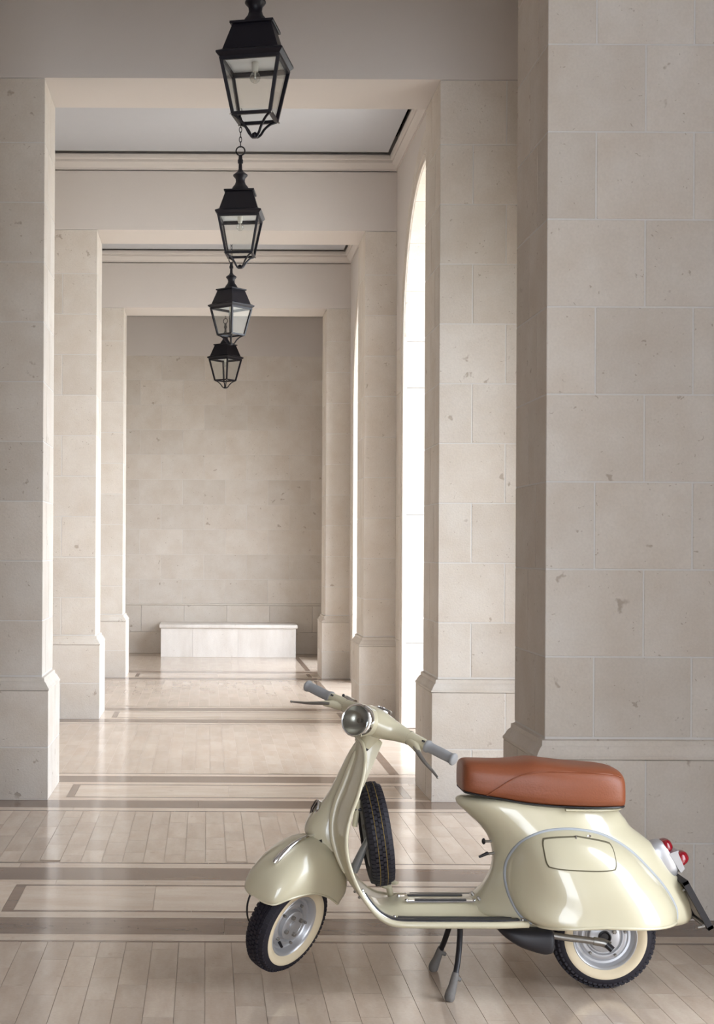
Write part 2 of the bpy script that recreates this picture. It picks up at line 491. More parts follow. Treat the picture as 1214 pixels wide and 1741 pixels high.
# ------------------------------------------------------------------ side walls
wl2 = MB().box(XNL - 0.3, XNL, -6.95, YA, 0.0, 5.55).box(XNL + 0.001, -1.90, YA - HD, YA, 0.0, 5.55).obj('wall_left_2', BOUNCE_CUT, None, None)  # added walls out of view, set back and dark to weaken the fill
tag(wl2, 'dark wall of the near hall, out of frame, added to cut bounced light', 'wall', kind='structure')
wl = MB().box(XWL - 0.3, XWL, YA + 0.001, YD, 0.0, 5.55).obj('wall_left', ST_WALL, None, None)
tag(wl, 'closed limestone wall behind the pillars', 'wall', kind='structure')

def arch_wall(name, label, ya, yb, yc, rad, spring, x0=XWR, x1=XWO):
    """arcade wall between two piers with a round-headed opening; real thickness"""
    n = 28
    pts = [(yc + rad * math.cos(math.pi * k / n), spring + rad * math.sin(math.pi * k / n)) for k in range(n + 1)]  # from far jamb to near jamb
    mb = MB()
    top = 5.55
    def prism(poly):
        m = len(poly)
        v = [(x0, y, z) for y, z in poly] + [(x1, y, z) for y, z in poly]
        f = [tuple(range(m))[::-1], tuple(range(m, 2 * m))] + [(i, (i + 1) % m, m + (i + 1) % m, m + i) for i in range(m)]
        mb.add(v, f)
    for k in range(n):
        (y1, z1), (y2, z2) = pts[k], pts[k + 1]
        prism([(y1, z1), (y1, top), (y2, top), (y2, z2)])
    prism([(yc + rad, spring), (yb, spring), (yb, top), (yc + rad, top)])
    prism([(ya, spring), (yc - rad, spring), (yc - rad, top), (ya, top)])
    o = mb.obj(name, PLASTER, None, 30)
    tag(o, label, 'wall', kind='structure')
    # jamb blocks, both sides, laid in tall courses
    zs = [0.0, 0.77, 1.93, 3.08, spring]
    for z0, z1 in zip(zs, zs[1:]):
        block('jamb_block', x0, x1, yc + rad, yb, z0, z1, ST_WALL, o, 0.002, 0.003)
        block('jamb_block', x0, x1, ya, yc - rad, z0, z1, ST_WALL, o, 0.002, 0.003)
    # voussoirs lining the head of the arch
    for a0 in range(0, 9):
        k0, k1 = a0 * n / 9, (a0 + 1) * n / 9
        mv = MB(); rs = []
        for j in range(5):
            t = math.pi * (k0 + (k1 - k0) * j / 4) / n
            t += (0.0012 if j == 0 else -0.0012 if j == 4 else 0)
            r0, r1 = rad - 0.004, rad + 0.28
            rs.append([(x0 - 0.010, yc + r0 * math.cos(t), spring + r0 * math.sin(t)), (x1 + 0.01, yc + r0 * math.cos(t), spring + r0 * math.sin(t)),
                       (x1 + 0.01, yc + r1 * math.cos(t), spring + r1 * math.sin(t)), (x0 - 0.010, yc + r1 * math.cos(t), spring + r1 * math.sin(t))])
        mv.rings(rs, True, True, True).obj('arch_stone', ST_WALL, o, 30)
    # moulded edge running up the jamb and round the arch
    path = [(yc + rad, 0.0, 1, 0)] + [(yc + rad, spring * i / 6, 1, 0) for i in range(1, 7)]
    path += [(yc + rad * math.cos(math.pi * k / n), spring + rad * math.sin(math.pi * k / n), math.cos(math.pi * k / n), math.sin(math.pi * k / n)) for k in range(1, n)]
    path += [(yc - rad, spring * i / 6, -1, 0) for i in range(6, -1, -1)]
    pr = [(-0.012, 0.0), (0.022, 0.0), (0.028, 0.008), (0.028, 0.026), (0.016, 0.032), (0.016, 0.046), (0.034, 0.056), (0.034, 0.086), (0.024, 0.094), (0.0, 0.098)]
    rs = [[(x0 - h, y + d * cy, z + d * cz) for h, d in pr] for y, z, cy, cz in path]
    MB().rings(rs, False).obj('arch_moulding', ST_WALL, o, 30)
    return o
arch_wall('wall_right_1', 'arcade wall with round arched opening between the middle pillars', YA + HD, YB - HD, (YA + YB) / 2 - 0.02, 1.29, 3.50)
arch_wall('wall_right_2', 'farther arcade wall with round arched opening before the bench bay', YB + HD, YC - HD, (YB + YC) / 2 - 0.02, 1.29, 3.50)
arch_wall('wall_right_3', 'farthest arcade wall with an unseen round arched opening beside the bench, sized for its light', YC + HD, YD, YC + HD + 1.20, 1.02, 2.90)  # opening out of view, sized and placed for the light it lets in

for n_, yc in enumerate((4.34, -0.16, -4.66)):  # unseen near arcade, added with small openings to hold back side light
    arch_wall('wall_right_%d' % (n_ + 4), 'near arcade wall with round arched opening, unseen, added to limit the side light', yc - 2.25, yc + (2.25 if n_ else 2.075), yc, 0.65, 3.20, 2.50, 3.05)
arch_wall('wall_right_7', 'side wall of the lantern passage with a narrow arched opening, unseen, added to dim the passage', YE + HD, YA - HD, (YE + YA) / 2, 0.70, 3.00, 2.45, 3.05)  # added wall out of view, narrows the light entering the passage
wf = MB().box(XNL - 0.3, -1.4, -7.3, -6.95, 0.0, 5.55).box(-1.4, 3.05, -7.3, -6.95, 4.9, 5.55).obj('wall_front', ST_WALL, None, None)  # unseen wall, doorway added to light the faces turned to the camera
tag(wf, 'unseen limestone wall behind the viewpoint, its wide doorway added for frontal light', 'wall', kind='structure')

# ------------------------------------------------------------------ back wall
bw = MB().box(XWL - 0.3, XWO, YD + 0.003, YD + 0.4, 0.0, 5.55).obj('wall_back', MORTAR, None, None)
tag(bw, 'limestone block wall closing the far end behind the bench', 'wall', kind='structure')
MB().box(XWL, XWR + 0.1, YD - 0.004, YD + 0.02, 4.60, 5.20).obj('plaster_band', PLASTER, bw, None)
MB().box(XWL, XWR + 0.1, YD - 0.034, YD + 0.02, 0.745, 0.775).obj('plinth_cap', ST_WALL, bw, None, bevel=0.008, seg=2)
zs = [0.775] + [0.76 + 0.385 * k for k in range(1, 10)] + [4.60]
for k in range(len(zs) - 1):
    x = -1.70 + (0.33 if k % 2 else 0.0) - 0.66
    while x < XWR:
        a, b_ = max(x, XWL), min(x + 0.66, XWR + 0.08)
        if b_ - a > 0.05: block('stone_block', a, b_, YD, YD + 0.024, zs[k], zs[k + 1], ST_WALL, bw, 0.002, 0.003)
        x += 0.66
for k, (z0, z1) in enumerate(((0.0, 0.335), (0.335, 0.745))):
    x = -2.0 + (0.33 if k else 0.0)
    while x < XWR:
        a, b_ = max(x, XWL), min(x + 0.66, XWR + 0.08)
        if b_ - a > 0.05: block('stone_block', a, b_, YD - 0.026, YD + 0.024, z0, z1, ST_WALL, bw, 0.002, 0.003)
        x += 0.66

ground = MB().box(XWO + 0.65, 60, -60, 80, -0.30, -0.10).obj('ground', GRAVEL, None, None)  # outside ground added in a pale tone to bounce light indoors
tag(ground, 'pale gravel ground outside the arcade, added to bounce light in', 'ground', kind='structure')

for ya, yb in BAYS[2:]:
    portal('sky_portal', (XWO + 0.05, (ya + yb) / 2, 2.5), (0, R(90), 0), 5.0, yb - ya)
for yc in (4.34, -0.16, -4.66):
    portal('sky_portal', (3.08, yc, 2.1), (0, R(90), 0), 4.0, 1.4)
portal('sky_portal', (3.08, (YE + YA) / 2, 1.9), (0, R(90), 0), 3.8, 1.5)
portal('sky_portal', (0.8, -7.35, 2.45), (R(90), 0, 0), 4.5, 4.9)

# ------------------------------------------------------------------ bench
bench = empty('stone_bench', (0.33, 22.2, 0))
tag(bench, 'low white stone bench against the far end wall', 'bench')
bx0, bx1, by0, by1 = -0.685 - 0.33, 1.335 - 0.33, 21.95 - 22.2, YD - 0.03 - 22.2
MB().box(bx0 + 0.004, bx1 - 0.004, by0 + 0.004, by1, 0.0, 0.43).obj('core', MORTAR, bench, None)
for a, b_ in ((bx0, bx0 + 0.475), (bx0 + 0.475, bx0 + 1.15), (bx0 + 1.15, bx1)):
    MB().box(a + 0.0015, b_ - 0.0015, by0, by0 + 0.03, 0.0, 0.43).obj('front_slab', ST_BENCH, bench, None, bevel=0.002)
for a in (bx0, bx1 - 0.03):
    MB().box(a, a + 0.03, by0 + 0.031, by1, 0.0, 0.43).obj('end_slab', ST_BENCH, bench, None, bevel=0.002)
MB().box(bx0 - 0.025, bx1 + 0.025, by0 - 0.025, by1, 0.43, 0.487).obj('seat_slab', ST_BENCH, bench, 30, bevel=0.014, seg=3)

# ------------------------------------------------------------------ lanterns
IRON = pmat('black_iron', lin(16, 13, 23), 0.45, spec=0.35, bump=0.05, bscale=200)
REFL = pmat('white_enamel', lin(205, 205, 205), 0.5)
BULBG = pmat('bulb_socket', lin(200, 196, 186), 0.4)
CHROME = pmat('chrome', (0.80, 0.80, 0.80, 1), 0.10, metal=1.0)

def glass_mat(name, tint, gloss):
    m = bpy.data.materials.new(name); m.use_nodes = True
    nt = m.node_tree; nt.nodes.clear()
    out = nt.nodes.new('ShaderNodeOutputMaterial'); tr = nt.nodes.new('ShaderNodeBsdfTransparent'); gl = nt.nodes.new('ShaderNodeBsdfGlossy')
    fr = nt.nodes.new('ShaderNodeLayerWeight'); fr.inputs[0].default_value = 0.12
    mr = nt.nodes.new('ShaderNodeMapRange'); mr.inputs[3].default_value = gloss; mr.inputs[4].default_value = 0.45
    mx = nt.nodes.new('ShaderNodeMixShader')
    tr.inputs[0].default_value = tint; gl.inputs['Roughness'].default_value = 0.02
    nt.links.new(fr.outputs['Fresnel'], mr.inputs[0]); nt.links.new(mr.outputs[0], mx.inputs[0])
    nt.links.new(tr.outputs[0], mx.inputs[1]); nt.links.new(gl.outputs[0], mx.inputs[2]); nt.links.new(mx.outputs[0], out.inputs[0])
    return m
PANE = glass_mat('lantern_glass', (0.97, 0.98, 0.98, 1), 0.03)
BULB = glass_mat('bulb_glass', (0.9, 0.9, 0.88, 1), 0.10)

def make_lantern(label, loc, rz):
    """origin at the bottom knob; heights above it"""
    t = empty('hanging_lantern', loc)
    t.rotation_euler = (0, 0, rz)
    tag(t, label, 'lantern', 'square black lanterns hung in a row under the ceiling')
    zb, zg, ze, zr = 0.118, 0.418, 0.455, 0.632       # lower frame, glass top, eave, roof top
    hb, hg, he, hr = 0.105, 0.162, 0.187, 0.120
    def sq(h, z): return [(-h, -h, z), (h, -h, z), (h, h, z), (-h, h, z)]
    # roof
    rf = MB().rings([sq(hg + 0.004, zg - 0.012), sq(hg + 0.006, zg + 0.004), sq(he - 0.004, ze - 0.018), sq(he, ze - 0.014), sq(he, ze - 0.004), sq(he - 0.016, ze + 0.004), sq(0.156, ze + 0.012), sq(hr - 0.012, zr - 0.010),
                     ], True, False, False)
    rf.rings([sq(hr, zr - 0.014), sq(hr + 0.003, zr - 0.012), sq(hr + 0.003, zr), sq(0.05, zr + 0.006)], True, True, True)
    roof = rf.obj('roof', IRON, t, 25)
    MB().rings([sq(hg - 0.006, zg + 0.012), sq(hg - 0.006, zg + 0.016)], True, True, True).obj('reflector_plate', REFL, roof, None)
    # finial on the roof, then stem, ring and chain
    fin = [(zr + 0.004, 0.074), (zr + 0.018, 0.073), (zr + 0.040, 0.062), (zr + 0.062, 0.044), (zr + 0.085, 0.037), (zr + 0.108, 0.040), (zr + 0.124, 0.054), (zr + 0.132, 0.060), (zr + 0.140, 0.059), (zr + 0.150, 0.046),
           (zr + 0.165, 0.026), (zr + 0.185, 0.016), (zr + 0.23, 0.014), (zr + 0.235, 0.022), (zr + 0.262, 0.022), (zr + 0.268, 0.017), (zr + 0.30, 0.015), (zr + 0.306, 0.004), (zr + 0.306, 0.0)]
    MB().lathe(fin, 24).obj('finial', IRON, t, 40)
    zk = zr + 0.335
    MB().tube([(0.036 * math.cos(a), 0, zk + 0.036 * math.sin(a)) for a in [2 * math.pi * i / 24 for i in range(25)]], 0.006, 8, False).obj('ring', IRON, t, 60)
    z = zk + 0.030; k = 0
    top = 5.348 - loc[2]
    while z < top - 0.012:
        lk = []
        hl = min(0.024, (top - z) / 2 + 0.004)
        for i in range(17):
            a = 2 * math.pi * i / 16
            u, w = 0.010 * math.cos(a), hl * math.sin(a)
            lk.append((u, 0, z + hl + w) if k % 2 else (0, u, z + hl + w))
        MB().tube(lk, 0.0035, 6, False).obj('chain_link', IRON, t, 60)
        z += 2 * hl - 0.008; k += 1
    MB().lathe([(top - 0.03, 0.0), (top - 0.03, 0.02), (top - 0.012, 0.05), (top, 0.052), (top, 0)], 20).obj('ceiling_rose', IRON, t, 40)
    # frame, panes, brackets
    for sx, sy in ((-1, -1), (1, -1), (1, 1), (-1, 1)):
        a, b_ = Vector((sx * hb, sy * hb, zb)), Vector((sx * hg, sy * hg, zg))
        w = 0.0095
        q = [(-w, -w), (w, -w), (w, w), (-w, w)]
        MB().rings([[(a.x + x, a.y + y, a.z) for x, y in q], [(b_.x + x, b_.y + y, b_.z) for x, y in q]], True, True, True).obj('corner_bar', IRON, t, None)
        pth = catmull([(sx * hb * 0.98, sy * hb * 0.98, zb - 0.004), (sx * 0.074, sy * 0.074, zb - 0.022), (sx * 0.046, sy * 0.046, zb - 0.056), (sx * 0.028, sy * 0.028, zb - 0.092), (sx * 0.012, sy * 0.012, zb - 0.108)], 14)
        MB().tube(pth, 0.0075, 8).obj('bracket', IRON, t, 60)
        MB().lathe([(-0.004, 0), (-0.004, 0.006), (0.004, 0.006), (0.007, 0)], 8, lambda u, p, q: (sx * hb + sx * 0.012 + p * 0.7, sy * (hb + 0.012) + q * 0.7, zb - 0.004 + u)).obj('screw', CHROME, t, 40)
    for i in range(4):
        c, s_ = [(1, 0), (0, 1), (-1, 0), (0, -1)][i]
        rot = lambda x, y, z: (c * x - s_ * y, s_ * x + c * y, z)
        MB().rings([[rot(x, -hb + dy, z) for dy, z in ((-0.009, zb - 0.008), (0.009, zb - 0.008), (0.009, zb + 0.010), (-0.009, zb + 0.010))] for x in (-hb, hb)], True, True, True).obj('bottom_rail', IRON, t, None)
        MB().rings([[rot(x, -hg + dy, z) for dy, z in ((-0.008, zg - 0.016), (0.008, zg - 0.016), (0.008, zg + 0.004), (-0.008, zg + 0.004))] for x in (-hg, hg)], True, True, True).obj('top_rail', IRON, t, None)
        e = 0.004
        v = [rot(-hb, -hb, zb), rot(hb, -hb, zb), rot(hg, -hg, zg), rot(-hg, -hg, zg), rot(-hb, -hb + e, zb), rot(hb, -hb + e, zb), rot(hg, -hg + e, zg), rot(-hg, -hg + e, zg)]
        MB().add(v, [(0, 1, 2, 3), (7, 6, 5, 4), (0, 4, 5, 1), (3, 2, 6, 7), (0, 3, 7, 4), (1, 5, 6, 2)]).obj('glass_pane', PANE, t, None)
    MB().lathe([(0.0, 0.0), (0.004, 0.016), (0.016, 0.021), (0.030, 0.016), (0.04, 0.0)], 16).obj('bottom_knob', IRON, t, 50)
    bl = MB().lathe([(zg - 0.105, 0.0), (zg - 0.103, 0.012), (zg - 0.094, 0.024), (zg - 0.078, 0.030), (zg - 0.062, 0.028), (zg - 0.046, 0.018), (zg - 0.036, 0.014)], 20).obj('light_bulb', BULB, t, 60)
    MB().lathe([(zg - 0.086, 0.0), (zg - 0.086, 0.004), (zg - 0.04, 0.005), (zg - 0.04, 0)], 8).obj('filament_stem', BULBG, bl, 60)
    MB().lathe([(zg - 0.040, 0.0), (zg - 0.040, 0.016), (zg - 0.02, 0.020), (zg + 0.012, 0.020), (zg + 0.012, 0)], 16).obj('socket', BULBG, t, 40)
    return t

XLAMP = 0.258
make_lantern('largest black lantern, nearest of the row, its chain out of frame', (XLAMP, (YE + YA) / 2, 3.925), R(-13))
make_lantern('second black lantern of the row, ring and chain showing below the largest one', (XLAMP, (YA + YB) / 2, 3.905), R(-7))
make_lantern('third black lantern of the row, corner turned forward, above the smallest', (XLAMP, (YB + YC) / 2, 3.905), R(-43))
make_lantern('smallest black lantern, farthest of the row, in front of the end wall', (XLAMP - 0.01, 21.0, 3.905), R(-38))

# ------------------------------------------------------------------ scooter
CREAM = pmat('cream_enamel', lin(196, 188, 161), 0.32, coat=0.8, spec=0.4, coat_rough=0.04, vary=0.012, bscale=6)
LEATHER = pmat('tan_leather', lin(131, 72, 44), 0.43, spec=0.45, bump=0.25, bscale=160, vary=0.10)
RUBBER = pmat('black_rubber', lin(34, 31, 38), 0.62, spec=0.35, bump=0.2, bscale=150)
WHITEWALL = pmat('cream_whitewall', lin(214, 198, 168), 0.6, spec=0.3, vary=0.05, bscale=20)
SILVER = pmat('silver_paint', lin(186, 186, 188), 0.35, metal=0.55, vary=0.03, bscale=30)
STEEL = pmat('worn_steel', lin(150, 146, 140), 0.38, metal=0.8, vary=0.12, bscale=60)
GREYRUB = pmat('grey_rubber', lin(150, 150, 150), 0.55, spec=0.3, bump=0.15, bscale=220)
BOOT = pmat('grey_worn_boot', lin(108, 104, 100), 0.7, bump=0.5, bscale=90, vary=0.15)
BLACK = pmat('black_paint', lin(26, 24, 28), 0.4)
MUFF = pmat('muffler_black', lin(36, 34, 38), 0.5, bump=0.1)
TRIM = pmat('grey_trim', lin(160, 164, 168), 0.5)
RED = pmat('red_lens', lin(128, 12, 28), 0.12, coat=0.3)
YELLOW = pmat('yellow_line', lin(150, 124, 50), 0.6)
GAP = pmat('panel_gap', lin(104, 98, 80), 0.7, spec=0.1)
LENS = glass_mat('headlight_glass', (0.82, 0.84, 0.82, 1), 0.12)
BOWL = pmat('headlight_bowl', lin(176, 172, 164), 0.28, metal=0.9)

OX, OY = 0.87, 5.44
sc = empty('motor_scooter', (OX, OY, 0))
tag(sc, 'vintage cream motor scooter with tan leather seat raised on its centre stand', 'scooter')

def W(X, dy, z):
    return (X - OX, dy, z)

# steering frame: axis leaning back, bars and wheel turned towards the viewer
RAKE, TURN = R(24), R(50)
HX, HZ = 0.632, 0.972
Aax = Vector((math.sin(RAKE), 0, math.cos(RAKE)))
F0 = Vector((-math.cos(RAKE), 0, math.sin(RAKE))); L0 = Vector((0, -1, 0))
Fd = F0 * math.cos(TURN) + L0 * math.sin(TURN)
Ld = L0 * math.cos(TURN) - F0 * math.sin(TURN)
H0 = Vector((HX - OX, 0, HZ))
def SF(f, l, u):
    return H0 + Fd * f + Ld * l + Aax * u
UC = -(HZ - 0.233) / math.cos(RAKE)
def STR(hx, l, hz):
    """straight-ahead coordinates about the front axle: forward, left, up"""
    return SF(hx * math.cos(RAKE) + hz * math.sin(RAKE), l, UC - hx * math.sin(RAKE) + hz * math.cos(RAKE))
def AX(s, y, h, off=0.0):
    """fixed column coordinates: distance along the axis from the bars, across, ahead of the axis"""
    return H0 + Aax * s + L0 * y + F0 * off

# ---- wheels
def wheel(name, fn, parent, rear=False, spare=False):
    w = MB().lathe([(0.034, 0.118), (0.043, 0.130), (0.0465, 0.150), (0.044, 0.166), (0.037, 0.176), (0.022, 0.1825), (0.0, 0.1845),
                    (-0.022, 0.1825), (-0.037, 0.176), (-0.044, 0.166), (-0.0465, 0.150), (-0.043, 0.130), (-0.034, 0.118)], 72, fn).obj(name, RUBBER, parent, 50)
    # tread blocks
    mb = MB()
    rows = [(-0.034, 0.0075, 0.1800), (-0.0205, 0.0055, 0.1868), (-0.007, 0.0055, 0.1885), (0.007, 0.0055, 0.1885), (0.0205, 0.0055, 0.1868), (0.034, 0.0075, 0.1800)]
    for ri, (a, hw, r) in enumerate(rows):
        n = 58
        for k in range(n):
            t = 2 * math.pi * (k + 0.5 * (ri % 2)) / n; d = 2 * math.pi / n * 0.36
            da = 0.004 * (1 if a > 0 else -1) * (1 if abs(a) > 0.03 else 0)
            v = []
            for (aa, tt, rr) in ((a - hw, t - d, r - 0.004), (a + hw, t - d, r - 0.004), (a + hw, t + d, r - 0.004), (a - hw, t + d, r - 0.004)):
                sl = (0.006 if abs(aa) > 0.036 else 0.0)
                v.append(fn(aa, (rr - sl) * math.cos(tt), (rr - sl) * math.sin(tt)))
            for (aa, tt, rr) in ((a - hw, t - d, r + 0.003), (a + hw, t - d, r + 0.003), (a + hw, t + d, r + 0.003), (a - hw, t + d, r + 0.003)):
                sl = (0.006 if abs(aa) > 0.036 else 0.0)
                v.append(fn(aa, (rr - sl) * math.cos(tt), (rr - sl) * math.sin(tt)))
            mb.add(v, [(4, 5, 6, 7), (0, 1, 5, 4), (1, 2, 6, 5), (2, 3, 7, 6), (3, 0, 4, 7)])
    tag(mb.obj('tread_blocks', RUBBER, w, None), kind='stuff')
    if not spare:
        for s in (1,):
            MB().lathe([(s * 0.0345, 0.117), (s * 0.0442, 0.130), (s * 0.0480, 0.1425), (s * 0.0480, 0.150), (s * 0.0468, 0.1525), (s * 0.044, 0.1525)], 72, fn).obj('whitewall', WHITEWALL, w, 60)
    else:
        for a in (-0.0137, 0.0137):
            MB().lathe([(a - 0.0009, 0.183), (a - 0.0009, 0.1895), (a + 0.0009, 0.1895), (a + 0.0009, 0.183)], 72, fn).obj('yellow_line', YELLOW, w, 60)
    pr = [(0.036, 0.121), (0.038, 0.117), (0.035, 0.112), (0.030, 0.108), (0.018, 0.105), (0.012, 0.101), (0.011, 0.093), (0.018, 0.087), (0.021, 0.080), (0.020, 0.070), (0.012, 0.065), (0.012, 0.060),
          (0.027, 0.056), (0.029, 0.052), (0.029, 0.010), (0.029, 0.0)]
    back = [(-0.026, 0.0), (-0.026, 0.060), (-0.016, 0.075), (-0.012, 0.101), (-0.030, 0.108), (-0.038, 0.117), (-0.036, 0.121)]
    rim = MB().lathe(pr + back, 64, fn).obj('rim', SILVER, w, 30)
    nut = lambda r, t, a0, a1, rad, sides=6: MB().lathe([(a0, 0.0), (a0, rad), (a1 - 0.002, rad), (a1, rad * 0.7), (a1, 0.0)], sides, lambda a, p, q: fn(a, r * math.cos(t) + p, r * math.sin(t) + q))
    for k in range(4):
        t = math.pi / 4 + k * math.pi / 2 + (0.25 if rear else 0.1)
        nut(0.040, t, 0.027, 0.041, 0.0085).obj('wheel_nut', STEEL, rim, 30)
    for k in range(5):
        t = 2 * math.pi * k / 5 + 0.4
        nut(0.0785, t, 0.018, 0.031, 0.0058).obj('rim_bolt', STEEL, rim, 30)
    if rear:
        MB().lathe([(0.028, 0.024), (0.036, 0.024), (0.038, 0.020), (0.030, 0.014), (0.030, 0.0)], 24, fn).obj('hub_cap', BLACK, rim, 40)
    elif not spare:
        MB().lathe([(0.028, 0.018), (0.033, 0.018), (0.034, 0.014), (0.034, 0.0)], 24, fn).obj('hub_cap', SILVER, rim, 40)
        t = -1.15
        MB().tube([fn(0.024, 0.078 * math.cos(t), 0.078 * math.sin(t)), fn(0.046, 0.088 * math.cos(t), 0.088 * math.sin(t))], [0.006, 0.005], 8).obj('valve', BLACK, rim, 40)
    return w

XRW, ZRW = 1.470, 0.1905
wheel('rear_wheel', lambda a, p, q: W(XRW - p, -a, ZRW + q), sc, rear=True)
wheel('front_wheel', lambda a, p, q: SF(p, a, UC + q), sc)
TS = R(8)
def spare_fn(a, p, q):       # axis along the scooter, leaning with the leg shield
    return W(0.628 + a * math.cos(TS) - q * math.sin(TS), -p, 0.562 + q * math.cos(TS) + a * math.sin(TS))
wheel('spare_wheel', lambda a, p, q: spare_fn(-a, p, q), sc, spare=True)

# ---- leg shield and floor: one pressed sheet
EDGE = [(0.558, 0.918, 0.012, 0.012), (0.571, 0.902, 0.060, 0.020), (0.576, 0.866, 0.115, 0.032), (0.568, 0.813, 0.160, 0.042), (0.543, 0.733, 0.195, 0.048), (0.516, 0.665, 0.212, 0.050), (0.500, 0.595, 0.220, 0.046),
        (0.503, 0.524, 0.222, 0.036), (0.523, 0.453, 0.222, 0.028), (0.551, 0.393, 0.222, 0.022), (0.587, 0.340, 0.222, 0.015), (0.626, 0.304, 0.222, 0.008), (0.676, 0.284, 0.222, 0.004), (0.76, 0.280, 0.222, 0.0),
        (0.90, 0.280, 0.222, 0.0), (1.05, 0.280, 0.220, 0.0), (1.150, 0.281, 0.210, 0.0)]
ED = catmull(EDGE, 90)
rs = []; NW = 29
edge_pts = {-1: [], 1: []}
for i, (x, z, w, bulge) in enumerate(ED):
    a = ED[max(i - 1, 0)]; b_ = ED[min(i + 1, len(ED) - 1)]
    t = Vector((b_[0] - a[0], 0, b_[1] - a[1])).normalized()
    nrm = Vector((t.z, 0, -t.x))            # forward / downward side of the sheet
    if i < 8 and nrm.x > 0: nrm = -nrm
    row = []
    for j in range(NW):
        v = -1 + 2 * j / (NW - 1)
        off = bulge * (1 - abs(v) ** 2.2)
        p = Vector(W(x, v * w, z)) + nrm * off
        hump = 0.0
        if x > 0.60 and z < 0.36:           # raised tunnel along the floor
            k = min(1, (x - 0.60) / 0.12)
            hump = 0.045 * k * (1 / (1 + math.exp((abs(v * w) - 0.085) / 0.012)))
        p.z += hump
        row.append(p)
    edge_pts[-1].append(row[0]); edge_pts[1].append(row[-1])
    rs.append(row)
SHIELD = rs
MB().rings(rs, False).obj('leg_shield_and_floor', CREAM, sc, 60, solid=0.006)
for s in (-1, 1):
    MB().tube(edge_pts[s], [0.0075 if i < 52 else 0.0075 + 0.0045 * min(1, (i - 52) / 8) for i in range(90)], 10).obj('rolled_edge', CREAM, sc, 60)
# floor rails: chrome channel with black rubber insert
def rail(name, pts, hw):
    r = MB().strip(pts, hw, 0.0045, (0, 1, 0), (-0.3, 0, 1)).obj(name, CHROME, sc, 40)
    q = [Vector(p) + Vector((0, 0, 0.0)) for p in pts]
    up = []
    for i in range(len(q)):
        t = (q[min(i + 1, len(q) - 1)] - q[max(i - 1, 0)]).normalized()
        n_ = Vector((-t.z, 0, t.x)); n_ = n_ if n_.z > 0 else -n_
        up.append(q[i] + n_ * 0.004)
    MB().strip(up[1:-1], hw * 0.82, 0.0055, (0, 1, 0), (-0.3, 0, 1)).obj('rubber_insert', BLACK, r, 40)
    for e in (pts[0], pts[-1]):
        MB().ball((e[0], e[1], e[2] + 0.004), 0.007, 6).obj('rail_end', CHROME, r, 60)
def along(dyw, i0, i1, lift):
    out = []
    for i in range(i0, i1):
        x, z, w, b_ = ED[i]
        a = ED[max(i - 1, 0)]; c = ED[min(i + 1, 89)]
        t = Vector((c[0] - a[0], 0, c[1] - a[1])).normalized()
        n_ = Vector((-t.z, 0, t.x))
        n_ = n_ if n_.z > 0 else -n_
        p = Vector(W(x, -w + dyw, z)) + n_ * lift
        out.append(tuple(p))
    return out
i0 = min(range(90), key=lambda i: abs(ED[i][1] - 0.392) + (0 if ED[i][0] < 0.7 else 9))
for s in (1, -1):
    f = lambda pts: [(p[0], p[1] * s, p[2]) for p in pts]
    rail('floor_rail', f(along(0.024, i0 if s > 0 else i0 + 20, 89, 0.007)), 0.017)
    rail('floor_rail', f(along(0.062, i0 + 14 if s > 0 else i0 + 22, 88, 0.005)), 0.012)
for y0, y1, xa, xb in ((-0.066, -0.060, 0.735, 0.985), (0.006, 0.016, 0.715, 0.985)):
    rail('tunnel_rail', [W(xa + (xb - xa) * k / 8, y0 + (y1 - y0) * k / 8, 0.326) for k in range(9)], 0.013)
# bolts under the floor and brake pedal
for x in (0.735, 0.885, 1.10):
    MB().lathe([(0.0, 0.0), (0.0, 0.010), (0.016, 0.010), (0.018, 0)], 6, lambda a, p, q: W(x + p, -0.12 + q, 0.262 + a)).obj('floor_bolt', BLACK, sc, 30)
MB().tube([W(0.700, 0.10, 0.300), W(0.690, 0.09, 0.345), W(0.665, 0.08, 0.352)], [0.012, 0.012, 0.010], 8).obj('brake_pedal_arm', CREAM, sc, 50)
MB().tube([W(0.682, 0.11, 0.368), W(0.690, 0.075, 0.368), W(0.716, 0.055, 0.366)], [0.010, 0.020, 0.012], 10, flat=0.5).obj('brake_pedal', CREAM, sc, 50)

# ---- horn casting on the front of the shield, running along the steering axis
HC = [(-0.056, 0.062, 0.018), (-0.068, 0.080, 0.026), (-0.130, 0.094, 0.034), (-0.20, 0.098, 0.041), (-0.27, 0.100, 0.050), (-0.325, 0.106, 0.060), (-0.365, 0.118, 0.068), (-0.40, 0.130, 0.074), (-0.44, 0.134, 0.078), (-0.470, 0.128, 0.076), (-0.492, 0.106, 0.070)]
rs = []
for s, fwd, hw in catmull(HC, 30):
    ring = []
    tilt = max(0.0, (-0.38 - s)) * 0.9
    for k in range(25):
        a = math.pi * k / 24                 # from near side round the front to the far side
        y = hw * math.copysign(abs(math.cos(a)) ** 0.75, math.cos(a))
        d = fwd * abs(math.sin(a)) ** 0.62 - 0.045
        ring.append(AX(s - tilt * max(0, d) * 0.0, y, 0, d))
    rs.append(ring)
MB().rings(rs, False, False, True).obj('horn_casting', CREAM, sc, 50)
